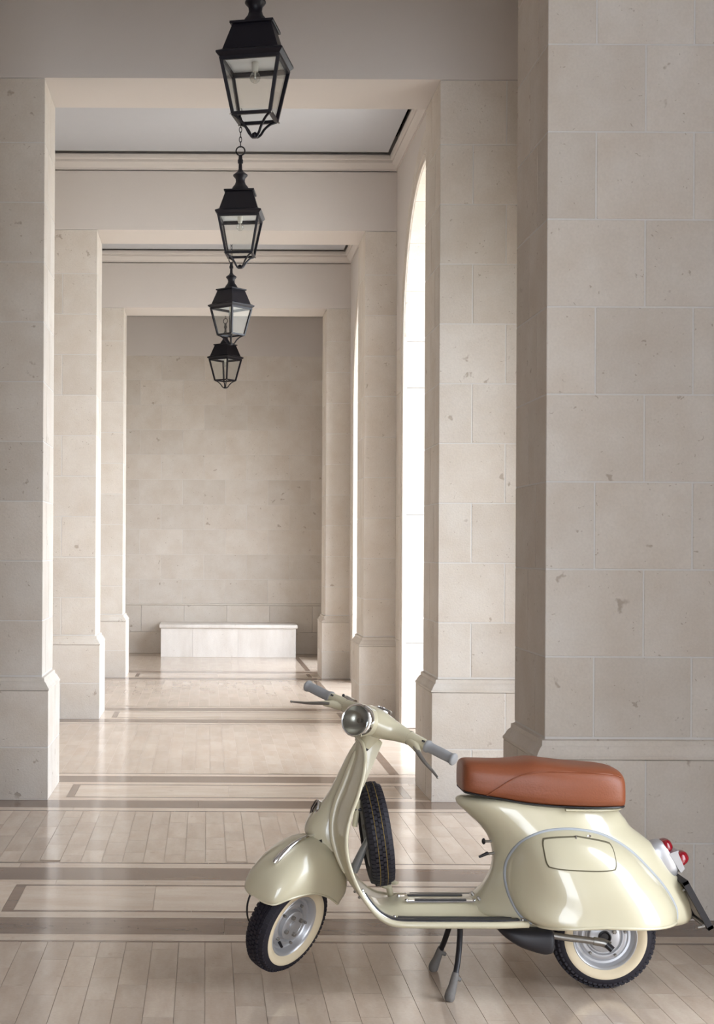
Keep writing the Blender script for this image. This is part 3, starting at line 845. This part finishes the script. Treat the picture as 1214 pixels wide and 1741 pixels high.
# pressed ribs running down the shield on either side of the casting
def shield_at(i, y):
    row = SHIELD[i]; ys = [p.y for p in row]
    k = min(max(int(np.searchsorted(ys, y)), 1), len(row) - 1)
    t = (y - ys[k - 1]) / (ys[k] - ys[k - 1])
    return row[k - 1].lerp(row[k], t)
for sg in (1, -1):
    pth = []
    for i in range(9, 44):
        t = (i - 9) / 34
        pth.append(shield_at(i, sg * (0.040 + 0.075 * t ** 0.8)) + F0 * 0.002)
    MB().tube(pth, [0.003 + 0.010 * math.sin(math.pi * k / 34) ** 0.6 for k in range(35)], 12).obj('shield_rib', CREAM, sc, 60)
# horn grille
def HG(a, p, q):
    c = AX(-0.385, 0.0, 0, 0.066)
    fwd = (F0 * 0.92 + Aax * -0.05 + L0 * 0.18).normalized(); sid = fwd.cross(Aax).normalized(); up = sid.cross(fwd)
    return c + fwd * a + sid * p + up * q
hg = MB().lathe([(0.0, 0.037), (0.012, 0.038), (0.018, 0.035), (0.018, 0.029), (0.012, 0.027), (0.012, 0.0)], 32, HG).obj('horn', CHROME, sc, 30)
for k in range(5):
    t = (k - 2) * 0.0105
    h = math.sqrt(max(1e-6, 0.029**2 - t * t))
    MB().tube([HG(0.017, t, -h), HG(0.022, t, 0), HG(0.017, t, h)], 0.0026, 6).obj('grille_bar', CHROME if k % 2 == 0 else BLACK, hg, 60)
MB().tube([AX(-0.492, 0.0, 0, 0.02), AX(-0.53, 0.0, 0, 0.0)], [0.042, 0.036], 16).obj('lower_bearing', BLACK, sc, 50)
# shield rivets
for x, z in ((0.497, 0.407), (0.534, 0.345), (0.556, 0.322)):
    i = min(range(90), key=lambda i: abs(ED[i][1] - z - 0.03) + (0 if ED[i][0] < 0.7 else 9))
    MB().ball(shield_at(i, -0.10 if z < 0.4 else 0.0) + F0 * 0.004, 0.0055, 6).obj('rivet', STEEL, sc, 60)

# ---- steering column neck, headset, bars
MB().lathe([(-0.160, 0.028), (-0.108, 0.029), (-0.106, 0.0)], 24, lambda a, p, q: AX(a, p, 0, q)).obj('column_tube', CREAM, sc, 40)
MB().lathe([(-0.109, 0.0), (-0.109, 0.0315), (-0.100, 0.0315), (-0.100, 0.0)], 24, lambda a, p, q: SF(p, q, a)).obj('bearing_ring', BLACK, sc, 40)
MB().tube([AX(-0.128, 0.018, 0, -0.03), AX(-0.150, 0.012, 0, -0.036), AX(-0.166, 0.005, 0, -0.030)], 0.005, 8).obj('lock_tab', STEEL, sc, 50)
hs = []
# lofted casting: sections across the bars (l), each an ellipse in the f-u plane
SEC = [(-0.215, 0.000, 0.006, 0.019, 0.021), (-0.150, 0.002, 0.004, 0.023, 0.026), (-0.100, 0.006, 0.002, 0.031, 0.034), (-0.065, 0.016, 0.000, 0.046, 0.043), (-0.035, 0.026, 0.000, 0.058, 0.050), (0.0, 0.030, 0.000, 0.062, 0.053),
       (0.035, 0.026, 0.000, 0.058, 0.050), (0.065, 0.016, 0.000, 0.046, 0.043), (0.100, 0.006, 0.002, 0.031, 0.034), (0.150, 0.002, 0.004, 0.023, 0.026), (0.215, 0.000, 0.006, 0.019, 0.021)]
rs = []
for l, fc, uc, rf, ru in catmull(SEC, 41):
    rs.append([SF(fc + rf * math.cos(a), l, uc + ru * math.sin(a)) for a in [2 * math.pi * k / 28 for k in range(28)]])
MB().rings(rs, True, True, True).obj('headset', CREAM, sc, 50)
MB().lathe([(-0.100, 0.030), (-0.085, 0.031), (-0.050, 0.036), (-0.015, 0.050)], 28, lambda a, p, q: SF(p + 0.004, q, a)).obj('headset_neck', CREAM, sc, 60)
# headlight
HLC = (0.106, -0.004, -0.014)
hl = lambda a, p, q: SF(HLC[0] + a, HLC[1] + p, HLC[2] + q - a * 0.12)
MB().lathe([(-0.095, 0.044), (-0.050, 0.054), (-0.010, 0.0580), (0.006, 0.0600)], 40, hl).obj('headlight_shell', CREAM, sc, 60)
hr_ = MB().lathe([(0.000, 0.0600), (0.014, 0.0625), (0.028, 0.0612), (0.033, 0.0570), (0.031, 0.0540), (0.026, 0.0540)], 48, hl).obj('headlight_rim', CHROME, sc, 50)
MB().lathe([(0.028, 0.0545), (0.010, 0.046), (-0.006, 0.030), (-0.012, 0.012), (-0.012, 0.0)], 40, hl).obj('reflector_bowl', BOWL, hr_, 60)
MB().lathe([(-0.012, 0.0), (-0.012, 0.008), (0.008, 0.009), (0.012, 0.0)], 12, hl).obj('headlamp_bulb', STEEL, hr_, 50)
MB().lathe([(0.029, 0.0548), (0.036, 0.045), (0.040, 0.028), (0.0415, 0.0)], 40, hl).obj('headlight_lens', LENS, hr_, 60)
# speedometer on top
sp = lambda a, p, q: SF(-0.004 + p * 1.0, q * 0.8, 0.050 + a + p * -0.10)
MB().lathe([(-0.004, 0.040), (0.004, 0.040), (0.007, 0.036), (0.006, 0.031)], 32, sp).obj('speedometer_rim', CHROME, sc, 50)
MB().lathe([(0.005, 0.032), (0.007, 0.015), (0.008, 0.0)], 32, sp).obj('speedometer_glass', BLACK, sc, 60)
# bars, grips, levers
for s in (1, -1):
    MB().lathe([(-0.001, 0.0230), (0.0, 0.0247), (0.003, 0.0247), (0.004, 0.0230)], 20, lambda a, p, q: SF(p, s * (0.150 + a), 0.004 + q * 1.09)).obj('bar_joint', BLACK, sc, 50)
    MB().tube([SF(0.0, s * 0.205, 0.006), SF(0.0, s * 0.235, 0.006)], [0.0195, 0.0185], 16).obj('bar_end', CREAM, sc, 50)
    g = MB().lathe([(0.0, 0.0), (0.0, 0.0225), (0.006, 0.0235), (0.010, 0.0225), (0.014, 0.0195), (0.030, 0.0188), (0.060, 0.0195), (0.100, 0.0188), (0.112, 0.0190), (0.116, 0.0225), (0.122, 0.0225), (0.126, 0.018), (0.127, 0.0)], 28,
                   lambda a, p, q: SF(p, s * (0.228 + a), 0.006 + q)).obj('grip', GREYRUB, sc, 50)
    for k in range(0):
        pass
    # lever perch and lever
    MB().tube([SF(0.006, s * 0.155, -0.004), SF(0.020, s * 0.200, -0.012), SF(0.036, s * 0.228, -0.024)], [0.016, 0.016, 0.010], 10).obj('lever_perch', CREAM, sc, 50)
    lv = catmull([SF(0.028, s * 0.205, -0.014), SF(0.042, s * 0.235, -0.028), SF(0.048, s * 0.275, -0.046), SF(0.048, s * 0.315, -0.060), SF(0.056, s * 0.350, -0.072)], 16)
    MB().tube(lv, [0.0115 - 0.0070 * i / 15 for i in range(16)], 8, flat=0.7).obj('brake_lever' if s < 0 else 'clutch_lever', STEEL, sc, 50)
    MB().ball(lv[-1], 0.005, 6).obj('lever_tip', STEEL, sc, 60)
    MB().lathe([(0, 0.0), (0, 0.006), (0.006, 0.006), (0.007, 0)], 10, lambda a, p, q: SF(0.018 + p, s * 0.218 + q, 0.014 + a)).obj('perch_screw', BLACK, sc, 40)
sw = MB().tube([SF(-0.006, -0.130, 0.030), SF(-0.010, -0.175, 0.032)], [0.016, 0.013], 12, flat=0.6).obj('light_switch', CHROME, sc, 50)
MB().ball(SF(-0.012, -0.190, 0.034), 0.006, 6).obj('switch_knob', BLACK, sw, 60)

# ---- front fender, fork, cable (all turn with the wheel)
FN = [  # angle from forward (deg), crest radius, edge radius, half width
    (40, 0.277, 0.275, 0.018), (40.6, 0.279, 0.270, 0.044), (43.5, 0.288, 0.258, 0.072), (52, 0.303, 0.243, 0.090), (62, 0.315, 0.222, 0.100), (72, 0.326, 0.205, 0.106), (84, 0.337, 0.188, 0.110), (98, 0.345, 0.170, 0.113), (112, 0.338, 0.160, 0.114), (126, 0.318, 0.156, 0.114), (138, 0.298, 0.158, 0.112), (147, 0.280, 0.164, 0.109), (152, 0.268, 0.180, 0.100), (156, 0.258, 0.204, 0.082), (158.5, 0.250, 0.228, 0.050), (159.5, 0.247, 0.245, 0.015)]
FNS = catmull(FN, 60)
def fender_pt(i, v):
    ang, rc, re, hw = FNS[i]
    t = R(ang); s_ = math.copysign(1, v); k = abs(v) * math.pi / 2
    l = s_ * hw * math.sin(k) ** 0.85
    r = re + (rc - re) * math.cos(k) ** 0.72
    return STR(r * math.cos(t), l, r * math.sin(t))
rs = [[fender_pt(i, -1 + 2 * j / 32) for j in range(33)] for i in range(60)]
MB().rings(rs, False).obj('front_fender', CREAM, sc, 60, solid=0.004)
MB().tube([fender_pt(i, -1) for i in range(60)], 0.004, 8).obj('fender_edge', CREAM, sc, 60)
MB().tube([fender_pt(i, 1) for i in range(60)], 0.004, 8).obj('fender_edge', CREAM, sc, 60)
cr = [i for i in range(60) if 63 < FNS[i][0] < 104]
cp = []
for n_, i in enumerate(cr):
    a, rc, re, hw = FNS[i]; t = R(a)
    cp.append(STR((rc + 0.006) * math.cos(t), 0, (rc + 0.006) * math.sin(t)))
MB().tube(cp, [0.003 + 0.010 * (1 - n_ / (len(cp) - 1)) ** 0.5 if n_ else 0.008 for n_ in range(len(cp))], 10).obj('fender_crest', CHROME, sc, 60)
MB().tube([AX(-0.52, 0.0, 0, 0.0), STR(-0.06, 0.0, 0.325)], [0.036, 0.040], 16).obj('fork_crown', BLACK, sc, 50)
MB().tube(catmull([SF(0.0, 0.0, -0.50), SF(0.005, -0.045, -0.58), SF(0.03, -0.078, -0.68), SF(0.045, -0.082, UC + 0.06), SF(0.02, -0.078, UC + 0.01)], 16), 0.017, 12).obj('fork_leg', SILVER, sc, 50)
MB().tube([SF(0.02, -0.078, UC + 0.01), SF(0.0, -0.060, UC)], 0.03, 14).obj('suspension_link', SILVER, sc, 50)
MB().tube([SF(0.07, -0.085, UC + 0.16), SF(0.04, -0.085, UC + 0.01)], 0.020, 12).obj('shock_absorber', CREAM, sc, 50)
MB().lathe([(-0.058, 0.0), (-0.058, 0.055), (-0.03, 0.060), (-0.022, 0.060)], 28, lambda a, p, q: SF(p, a, UC + q)).obj('brake_drum', SILVER, sc, 40)
MB().tube(catmull([SF(0.10, -0.09, UC + 0.17), SF(0.15, -0.092, UC + 0.10), SF(0.155, -0.092, UC + 0.02), SF(0.10, -0.09, UC - 0.05), SF(0.04, -0.08, UC - 0.05)], 20), 0.0035, 6).obj('brake_cable', BLACK, sc, 60)

# ---- rear body shell, stacked horizontal sections
BODY = [  # z, front x, rear x, half width
    (0.246, 1.06, 1.790, 0.150), (0.262, 1.00, 1.799, 0.172), (0.290, 0.955, 1.796, 0.188), (0.320, 0.965, 1.789, 0.184), (0.345, 0.992, 1.777, 0.176), (0.375, 1.022, 1.764, 0.168), (0.413, 1.046, 1.742, 0.162), (0.445, 1.057, 1.719, 0.158), (0.480, 1.061, 1.696, 0.154), (0.520, 1.057, 1.664, 0.150),
    (0.560, 1.041, 1.616, 0.144), (0.595, 1.016, 1.570, 0.136), (0.620, 0.990, 1.552, 0.130), (0.650, 0.957, 1.528, 0.124), (0.675, 0.930, 1.515, 0.118), (0.695, 0.924, 1.490, 0.108), (0.705, 0.940, 1.46, 0.090)]
BS = catmull(BODY, 56)
def body_half(x, z):
    zz = [b_[0] for b_ in BS]
    xf = np.interp(z, zz, [b_[1] for b_ in BS]); xr = np.interp(z, zz, [b_[2] for b_ in BS]); w = np.interp(z, zz, [b_[3] for b_ in BS])
    s = min(max((x - xf) / (xr - xf), 0), 1)
    return float(w * body_plan(s))
def body_plan(s):
    front = (1 - (1 - min(s / 0.38, 1)) ** 2.3) ** 0.52
    rear = (1 - max(0, (s - 0.45) / 0.55) ** 2.4) ** 0.62
    return front * rear
rs = []
for z, xf, xr, w in BS:
    ring = []
    n = 36
    for k in range(n + 1):
        s = 0.5 - 0.5 * math.cos(math.pi * k / n)
        ring.append(W(xf + (xr - xf) * s, -w * body_plan(s), z))
    for k in range(n - 1, 0, -1):
        s = 0.5 - 0.5 * math.cos(math.pi * k / n)
        ring.append(W(xf + (xr - xf) * s, w * body_plan(s), z))
    rs.append(ring)
MB().rings(rs, True, True, True).obj('rear_body', CREAM, sc, 60)
# seam and small fittings on the front of the body
for z, dx, tip in ((0.540, -0.022, 0.0), (0.497, -0.024, -0.012)):
    x = float(np.interp(z, [b_[0] for b_ in BS], [b_[1] for b_ in BS]))
    k = MB().tube([W(x + 0.01, -0.02, z), W(x + dx, -0.025, z + tip * 0.3)], 0.005, 8).obj('control_stem', STEEL, sc, 50)
    if tip == 0.0:
        MB().lathe([(0, 0.0), (0.0, 0.010), (0.006, 0.012), (0.010, 0.008), (0.012, 0)], 14, lambda a, p, q: W(x + dx - a, -0.025 + p, z + q)).obj('choke_knob', BLACK, k, 50)
    else:
        MB().tube([W(x + dx + 0.004, -0.025, z), W(x + dx - 0.03, -0.03, z - 0.014)], [0.007, 0.005], 8).obj('fuel_lever', BLACK, k, 50)
for x, z, y in ((0.985, 0.345, -0.04), (1.000, 0.338, -0.085)):
    MB().lathe([(0, 0), (0, 0.008), (0.014, 0.008), (0.016, 0)], 6, lambda a, p, q: W(x - a * 0.6 + p * 0.5, y + q, z + a * 0.8 + p * 0.5)).obj('body_bolt', STEEL, sc, 30)
# under-seat tail ledge
MB().tube(catmull([W(1.30, -0.128, 0.674), W(1.42, -0.115, 0.672), W(1.50, -0.075, 0.668), W(1.53, 0.0, 0.664), W(1.50, 0.075, 0.668), W(1.42, 0.115, 0.672), W(1.30, 0.128, 0.674)], 30), 0.006, 10, flat=0.7).obj('seat_ledge', CREAM, sc, 60)

# ---- side cowls
CY = 0.150
CO = [(1.172, 0.276), (1.128, 0.306), (1.100, 0.362), (1.091, 0.428), (1.103, 0.494), (1.143, 0.559), (1.210, 0.594), (1.285, 0.605), (1.352, 0.602), (1.434, 0.584), (1.525, 0.535), (1.606, 0.460), (1.670, 0.386), (1.708, 0.318), (1.711, 0.276)]
COS = catmull(CO, 64)
CC = (1.405, 0.290)
NR = 22
def cowl_depth(r, ang):
    return 0.140 * max(0.0, 1 - r ** 3.2) ** 0.58
def cowl_pt(i, r, lift=0.0, side=-1):
    x, z = COS[i]
    xx, zz = CC[0] + (x - CC[0]) * r, CC[1] + (z - CC[1]) * r
    inner = body_half(x, z) - 0.006
    base = inner * r ** 3 + (CY - 0.01) * (1 - r ** 3)
    d = base + cowl_depth(r, 0) + lift
    d += 0.006 / (1 + math.exp((zz - 0.425 - 0.03 * (xx - 1.4)) / 0.008)) * (1 - r ** 4)   # crease along the flank
    h = max(0.0, (zz - CC[1]) / 0.31)
    d -= 0.030 * h * (1 - r)                     # the flank leans in towards the top
    return W(xx, side * d, zz)
for side in (-1, 1):
    rs = [[cowl_pt(i, 1 - (1 - k / NR) ** 1.6, 0, side) for i in range(64)] for k in range(NR + 1)]
    cw = MB().rings(rs, False).obj('side_cowl', CREAM, sc, 60, solid=0.004)
    # lower lip
    lip = [cowl_pt(63, 1 - k / 14, 0, side) for k in range(15)] + [cowl_pt(0, k / 14, 0, side) for k in range(1, 15)]
    MB().tube(lip, 0.006, 8).obj('cowl_lip', CREAM, cw, 60)
    MB().tube([cowl_pt(i, 1.0, 0.004, side) for i in range(64)], 0.0068, 8).obj('cowl_trim', TRIM, cw, 60)
    # closing skirt under the cowl so the shell reads solid from below
    sk = [[p for p in lip], [(p[0], side * min(abs(p[1]) * 0.0 + 0.10, abs(p[1])), p[2] + 0.004) for p in lip]]
    MB().rings(sk, False).obj('cowl_floor', BLACK, cw, None)

def cowl_surface(x, z, lift=0.0):
    """point on the near cowl for a side-view position"""
    best = None
    dx, dz = x - CC[0], z - CC[1]
    th = math.atan2(dz, dx)
    for i in range(63):
        a0 = math.atan2(COS[i][1] - CC[1], COS[i][0] - CC[0]); a1 = math.atan2(COS[i + 1][1] - CC[1], COS[i + 1][0] - CC[0])
        if (a1 <= th <= a0):
            f = (a0 - th) / (a0 - a1) if a0 != a1 else 0
            ox = COS[i][0] + (COS[i + 1][0] - COS[i][0]) * f; oz = COS[i][1] + (COS[i + 1][1] - COS[i][1]) * f
            r = min(0.978, math.hypot(dx, dz) / math.hypot(ox - CC[0], oz - CC[1]))
            p0, p1 = cowl_pt(i, r, lift), cowl_pt(i + 1, r, lift)
            return (x - OX, p0[1] * (1 - f) + p1[1] * f, z)
    return (x - OX, -CY - 0.15, z)
def door_patch(x0, x1, z0, z1, lift, grow):
    rows = []
    n, m = 16, 12
    for j in range(m + 1):
        row = []
        for i in range(n + 1):
            u, v = -1 + 2 * i / n, -1 + 2 * j / m
            # squircle mapping gives rounded corners
            uu = u * math.sqrt(1 - 0.13 * v ** 4); vv = v * math.sqrt(1 - 0.20 * u ** 4)
            x = (x0 + x1) / 2 + uu * ((x1 - x0) / 2 + grow) * 1.08; z = (z0 + z1) / 2 + vv * ((z1 - z0) / 2 + grow) * 1.10
            x += 0.003 * v * -1 * max(0.0, -u)
            z += -0.004 * u - (0.016 * max(0.0, u) + 0.008 * max(0.0, -u)) * (v + 1) / 2
            row.append(cowl_surface(x, z, lift))
        rows.append(row)
    return rows
near_cowl = [o for o in bpy.data.objects if o.name.startswith('side_cowl')][0]
MB().rings(door_patch(1.216, 1.446, 0.489, 0.582, 0.0012, 0.004), False).obj('door_gap', GAP, near_cowl, 60)
gd = MB().rings(door_patch(1.216, 1.446, 0.489, 0.582, 0.0036, 0.0), False).obj('glove_box_door', CREAM, near_cowl, 60)
c = cowl_surface(1.376, 0.588, 0.003)
MB().lathe([(0, 0), (0, 0.008), (0.004, 0.007), (0.005, 0)], 14, lambda a, p, q: (c[0] + p, c[1] - a, c[2] + q * 0.7)).obj('door_lock', CHROME, near_cowl, 50)
c2 = cowl_surface(1.326, 0.590, 0.002)
MB().tube([c2, (c2[0] - 0.002, c2[1] - 0.012, c2[2] - 0.006), (c2[0], c2[1] - 0.012, c2[2] - 0.02)], 0.003, 6).obj('door_catch', STEEL, near_cowl, 50)

# ---- seat
SEAT = [  # x, bottom z, top z, half width
    (0.937, 0.738, 0.815, 0.060), (0.943, 0.730, 0.832, 0.086), (0.960, 0.726, 0.840, 0.100), (1.00, 0.718, 0.840, 0.110), (1.08, 0.706, 0.838, 0.120), (1.14, 0.696, 0.842, 0.130), (1.195, 0.690, 0.847, 0.138), (1.26, 0.685, 0.840, 0.142), (1.33, 0.682, 0.832, 0.144), (1.40, 0.680, 0.827, 0.142), (1.460, 0.680, 0.822, 0.136), (1.503, 0.680, 0.812, 0.124), (1.522, 0.681, 0.796, 0.106), (1.526, 0.686, 0.775, 0.085)]
ss = catmull(SEAT, 60)
def seat_ring(x, zb, zt, w):
    ring = []
    zc, hz = (zb + zt) / 2, (zt - zb) / 2
    for k in range(36):
        a = 2 * math.pi * k / 36
        ca, sa = math.cos(a), math.sin(a)
        n = 3.4 if sa > 0 else 7.0
        r = (abs(ca) ** n + abs(sa) ** n) ** (-1 / n)
        y, z = w * r * ca, hz * r * sa
        if sa > 0: y *= 1 - 0.05 * (r * sa)
        ring.append(W(x, y, zc + z))
    return ring
rs = [seat_ring(*s_) for s_ in ss]
seat = MB().rings(rs, True, True, True).obj('seat', LEATHER, sc, 60)
def seat_side(x, z, e=0.001):
    zb = np.interp(x, [s_[0] for s_ in ss], [s_[1] for s_ in ss]); zt = np.interp(x, [s_[0] for s_ in ss], [s_[2] for s_ in ss]); w = np.interp(x, [s_[0] for s_ in ss], [s_[3] for s_ in ss])
    k = max(-0.98, min(0.98, (z - (zb + zt) / 2) / ((zt - zb) / 2)))
    n = 3.4 if k > 0 else 7.0
    y = w * (1 - abs(k) ** n) ** (1 / n)
    if k > 0: y *= 1 - 0.05 * k
    return W(x, -y - e, z)
sm = catmull([(1.020, 0.722), (1.060, 0.752), (1.105, 0.782), (1.155, 0.804), (1.215, 0.813), (1.30, 0.812), (1.40, 0.808), (1.48, 0.800), (1.505, 0.792)], 40)
MB().tube([seat_side(x, z) for x, z in sm], 0.0026, 6).obj('seam_piping', LEATHER, seat, 60)
MB().rings([[W(x, y * w * 0.93, zb - 0.004 + (0.006 if abs(y) == 1 else 0)) for y in (-1, -0.9, 0.9, 1)] for x, zb, zt, w in ss[2:-2]], False).obj('seat_pan', BLACK, seat, None, solid=0.004)

# ---- tail light, plate
def TL(a, p, q):       # a: rearwards normal to the tail, p across, q up along the tail
    n_ = Vector((0.86, 0, 0.51)); u_ = Vector((-0.51, 0, 0.86))
    c = Vector(W(1.682, 0, 0.478))
    return c + n_ * a + Vector((0, -1, 0)) * p + u_ * q
hou = []
for a, hw, q0, q1 in ((-0.015, 0.048, -0.080, 0.068), (0.0, 0.050, -0.082, 0.070), (0.018, 0.048, -0.080, 0.066), (0.032, 0.045, -0.070, 0.058)):
    ring = []
    for k in range(28):
        t = 2 * math.pi * k / 28
        n = 3.5
        r = (abs(math.cos(t)) ** n + abs(math.sin(t)) ** n) ** (-1 / n)
        ring.append(TL(a, hw * r * math.cos(t), (q0 + q1) / 2 + (q1 - q0) / 2 * r * math.sin(t)))
    hou.append(ring)
tl = MB().rings(hou, True, True, True).obj('tail_light', SILVER, sc, 40)
def pod(q0, q1, d, name, mat, hw, x0):
    rs = []
    for k in range(9):
        t = math.pi / 2 * k / 8
        s_ = math.cos(t); dd = x0 + d * math.sin(t)
        ring = []
        for j in range(24):
            b_ = 2 * math.pi * j / 24
            n = 3.0
            r = (abs(math.cos(b_)) ** n + abs(math.sin(b_)) ** n) ** (-1 / n)
            kk = max(s_, 0.02) ** 0.6
            ring.append(TL(dd, hw * r * math.cos(b_) * kk, (q0 + q1) / 2 + (q1 - q0) / 2 * r * math.sin(b_) * kk))
        rs.append(ring)
    return MB().rings(rs, True, True, True).obj(name, mat, tl, 50)
pod(0.006, 0.056, 0.030, 'upper_red_lens', RED, 0.043, 0.031)
pod(-0.064, -0.010, 0.046, 'lower_red_lens', RED, 0.043, 0.045)
vz = [[TL(a, 0.047 * s_, q) for a, q in ((0.030, -0.072), (0.050, -0.066), (0.058, -0.004), (0.064, 0.004), (0.034, 0.010), (0.028, 0.010))] for s_ in (-1, -0.9, -0.5, 0, 0.5, 0.9, 1)]
MB().rings(vz, True, True, True).obj('light_visor', SILVER, tl, 40)
# number plate in its frame
pc0, pc1 = Vector(W(1.742, 0, 0.408)), Vector(W(1.838, 0, 0.236))
pu = (pc1 - pc0).normalized(); pn = Vector((-pu.z, 0, pu.x)); pn = pn if pn.x > 0 else -pn
def PL(a, y, s): return pc0 + pu * (s * (pc1 - pc0).length) + pn * a + Vector((0, y, 0))
MB().rings([[PL(a, y, s) for y, s in ((-0.088, 0.03), (0.088, 0.03), (0.088, 0.97), (-0.088, 0.97))] for a in (0.004, 0.008)], True, True, True).obj('number_plate', pmat('plate_white', lin(220, 220, 215), 0.4), sc, None)
fr = MB()
for y0, y1, s0, s1 in ((-0.095, -0.078, 0, 1), (0.078, 0.095, 0, 1), (-0.095, 0.095, 0.0, 0.06), (-0.095, 0.095, 0.94, 1.0)):
    fr.rings([[PL(a, y, s) for y, s in ((y0, s0), (y1, s0), (y1, s1), (y0, s1))] for a in (-0.008, 0.014)], True, True, True)
fr.obj('plate_frame', BLACK, sc, None)
MB().tube([PL(-0.03, -0.06, 0.92), PL(-0.006, -0.07, 0.95), PL(-0.006, 0.07, 0.95), PL(-0.03, 0.06, 0.92)], 0.005, 8).obj('plate_bracket', STEEL, sc, 50)
MB().tube([W(1.755, 0, 0.375), PL(0.0, 0, 0.3)], 0.012, 8).obj('plate_mount', BLACK, sc, 50)
for s in (0.16, 0.9):
    MB().lathe([(0, 0), (0, 0.006), (0.008, 0.006), (0.009, 0)], 8, lambda a, p, q: PL(-0.009 - a, -0.072 + p, s + q * 4)).obj('plate_screw', STEEL, sc, 40)

# ---- centre stand
for s in (-1, 1):
    leg = catmull([W(0.930, s * 0.075, 0.270), W(0.924, s * 0.105, 0.205), W(0.910, s * 0.145, 0.130), W(0.896, s * 0.170, 0.080)], 14)
    st = MB().tube(leg, 0.0105, 12).obj('stand_leg', BLACK, sc, 50)
    bt = catmull([W(0.900, s * 0.166, 0.096), W(0.886, s * 0.178, 0.050), W(0.876, s * 0.186, 0.022), W(0.872, s * 0.189, 0.001)], 12)
    MB().tube(bt, [0.0125, 0.0135, 0.0140, 0.0145, 0.0150, 0.0160, 0.0172, 0.0182, 0.0188, 0.0190, 0.0178, 0.014], 14).obj('rubber_boot', BOOT, st, 50)
    MB().tube([W(0.900, s * 0.166, 0.078), W(0.918, s * 0.166, 0.070)], [0.009, 0.007], 8).obj('boot_lug', BOOT, st, 50)
MB().tube([W(0.930, -0.085, 0.262), W(0.930, 0.085, 0.262)], 0.012, 10).obj('stand_pivot', BLACK, sc, 50)

# ---- silencer, tail pipe, engine
mf = []
for x, zc, hz, yc, hy in catmull([(1.060, 0.246, 0.010, -0.10, 0.05), (1.085, 0.236, 0.022, -0.105, 0.075), (1.130, 0.222, 0.036, -0.11, 0.085), (1.180, 0.214, 0.046, -0.11, 0.09), (1.220, 0.210, 0.052, -0.11, 0.09), (1.244, 0.210, 0.048, -0.11, 0.085), (1.252, 0.210, 0.034, -0.11, 0.06)], 22):
    ring = []
    for k in range(24):
        t = 2 * math.pi * k / 24; n = 3.2
        r = (abs(math.cos(t)) ** n + abs(math.sin(t)) ** n) ** (-1 / n)
        ring.append(W(x, yc + hy * r * math.cos(t), zc + hz * r * math.sin(t)))
    mf.append(ring)
MB().rings(mf, True, True, True).obj('silencer', MUFF, sc, 50)
MB().tube(catmull([W(1.235, -0.115, 0.222), W(1.30, -0.118, 0.212), W(1.38, -0.120, 0.203), (W(1.430, -0.122, 0.196))], 14), 0.0125, 14).obj('tail_pipe', STEEL, sc, 50)
MB().tube([W(1.405, -0.121, 0.200), W(1.440, -0.124, 0.195), W(1.462, -0.132, 0.186)], [0.0150, 0.0155, 0.0150], 14).obj('pipe_clamp', STEEL, sc, 50)
MB().tube([W(1.448, -0.134, 0.192), W(1.468, -0.142, 0.174)], [0.0125, 0.0125], 12).obj('pipe_outlet', BLACK, sc, 50)
MB().box(1.18 - OX, 1.52 - OX, 0.050, 0.150, 0.155, 0.30).obj('engine_case', SILVER, sc, 30, bevel=0.03, seg=3)
MB().tube([W(XRW, 0.02, ZRW), W(XRW, 0.10, ZRW)], 0.05, 20).obj('rear_hub', SILVER, sc, 40)
# spare wheel carrier
MB().tube(catmull([W(0.545, -0.03, 0.43), W(0.575, -0.035, 0.50), W(0.600, -0.04, 0.555), W(0.612, -0.03, 0.57)], 10), [0.030, 0.032, 0.030, 0.028, 0.026, 0.024, 0.022, 0.02, 0.02, 0.02], 10, flat=0.5).obj('spare_carrier', SILVER, sc, 50)
MB().tube([W(0.545, -0.06, 0.60), W(0.558, -0.07, 0.70)], 0.010, 10).obj('carrier_post', CREAM, sc, 50)
MB().tube([W(0.520, -0.07, 0.665), W(0.575, -0.07, 0.662)], 0.006, 8).obj('carrier_bolt', BLACK, sc, 50)
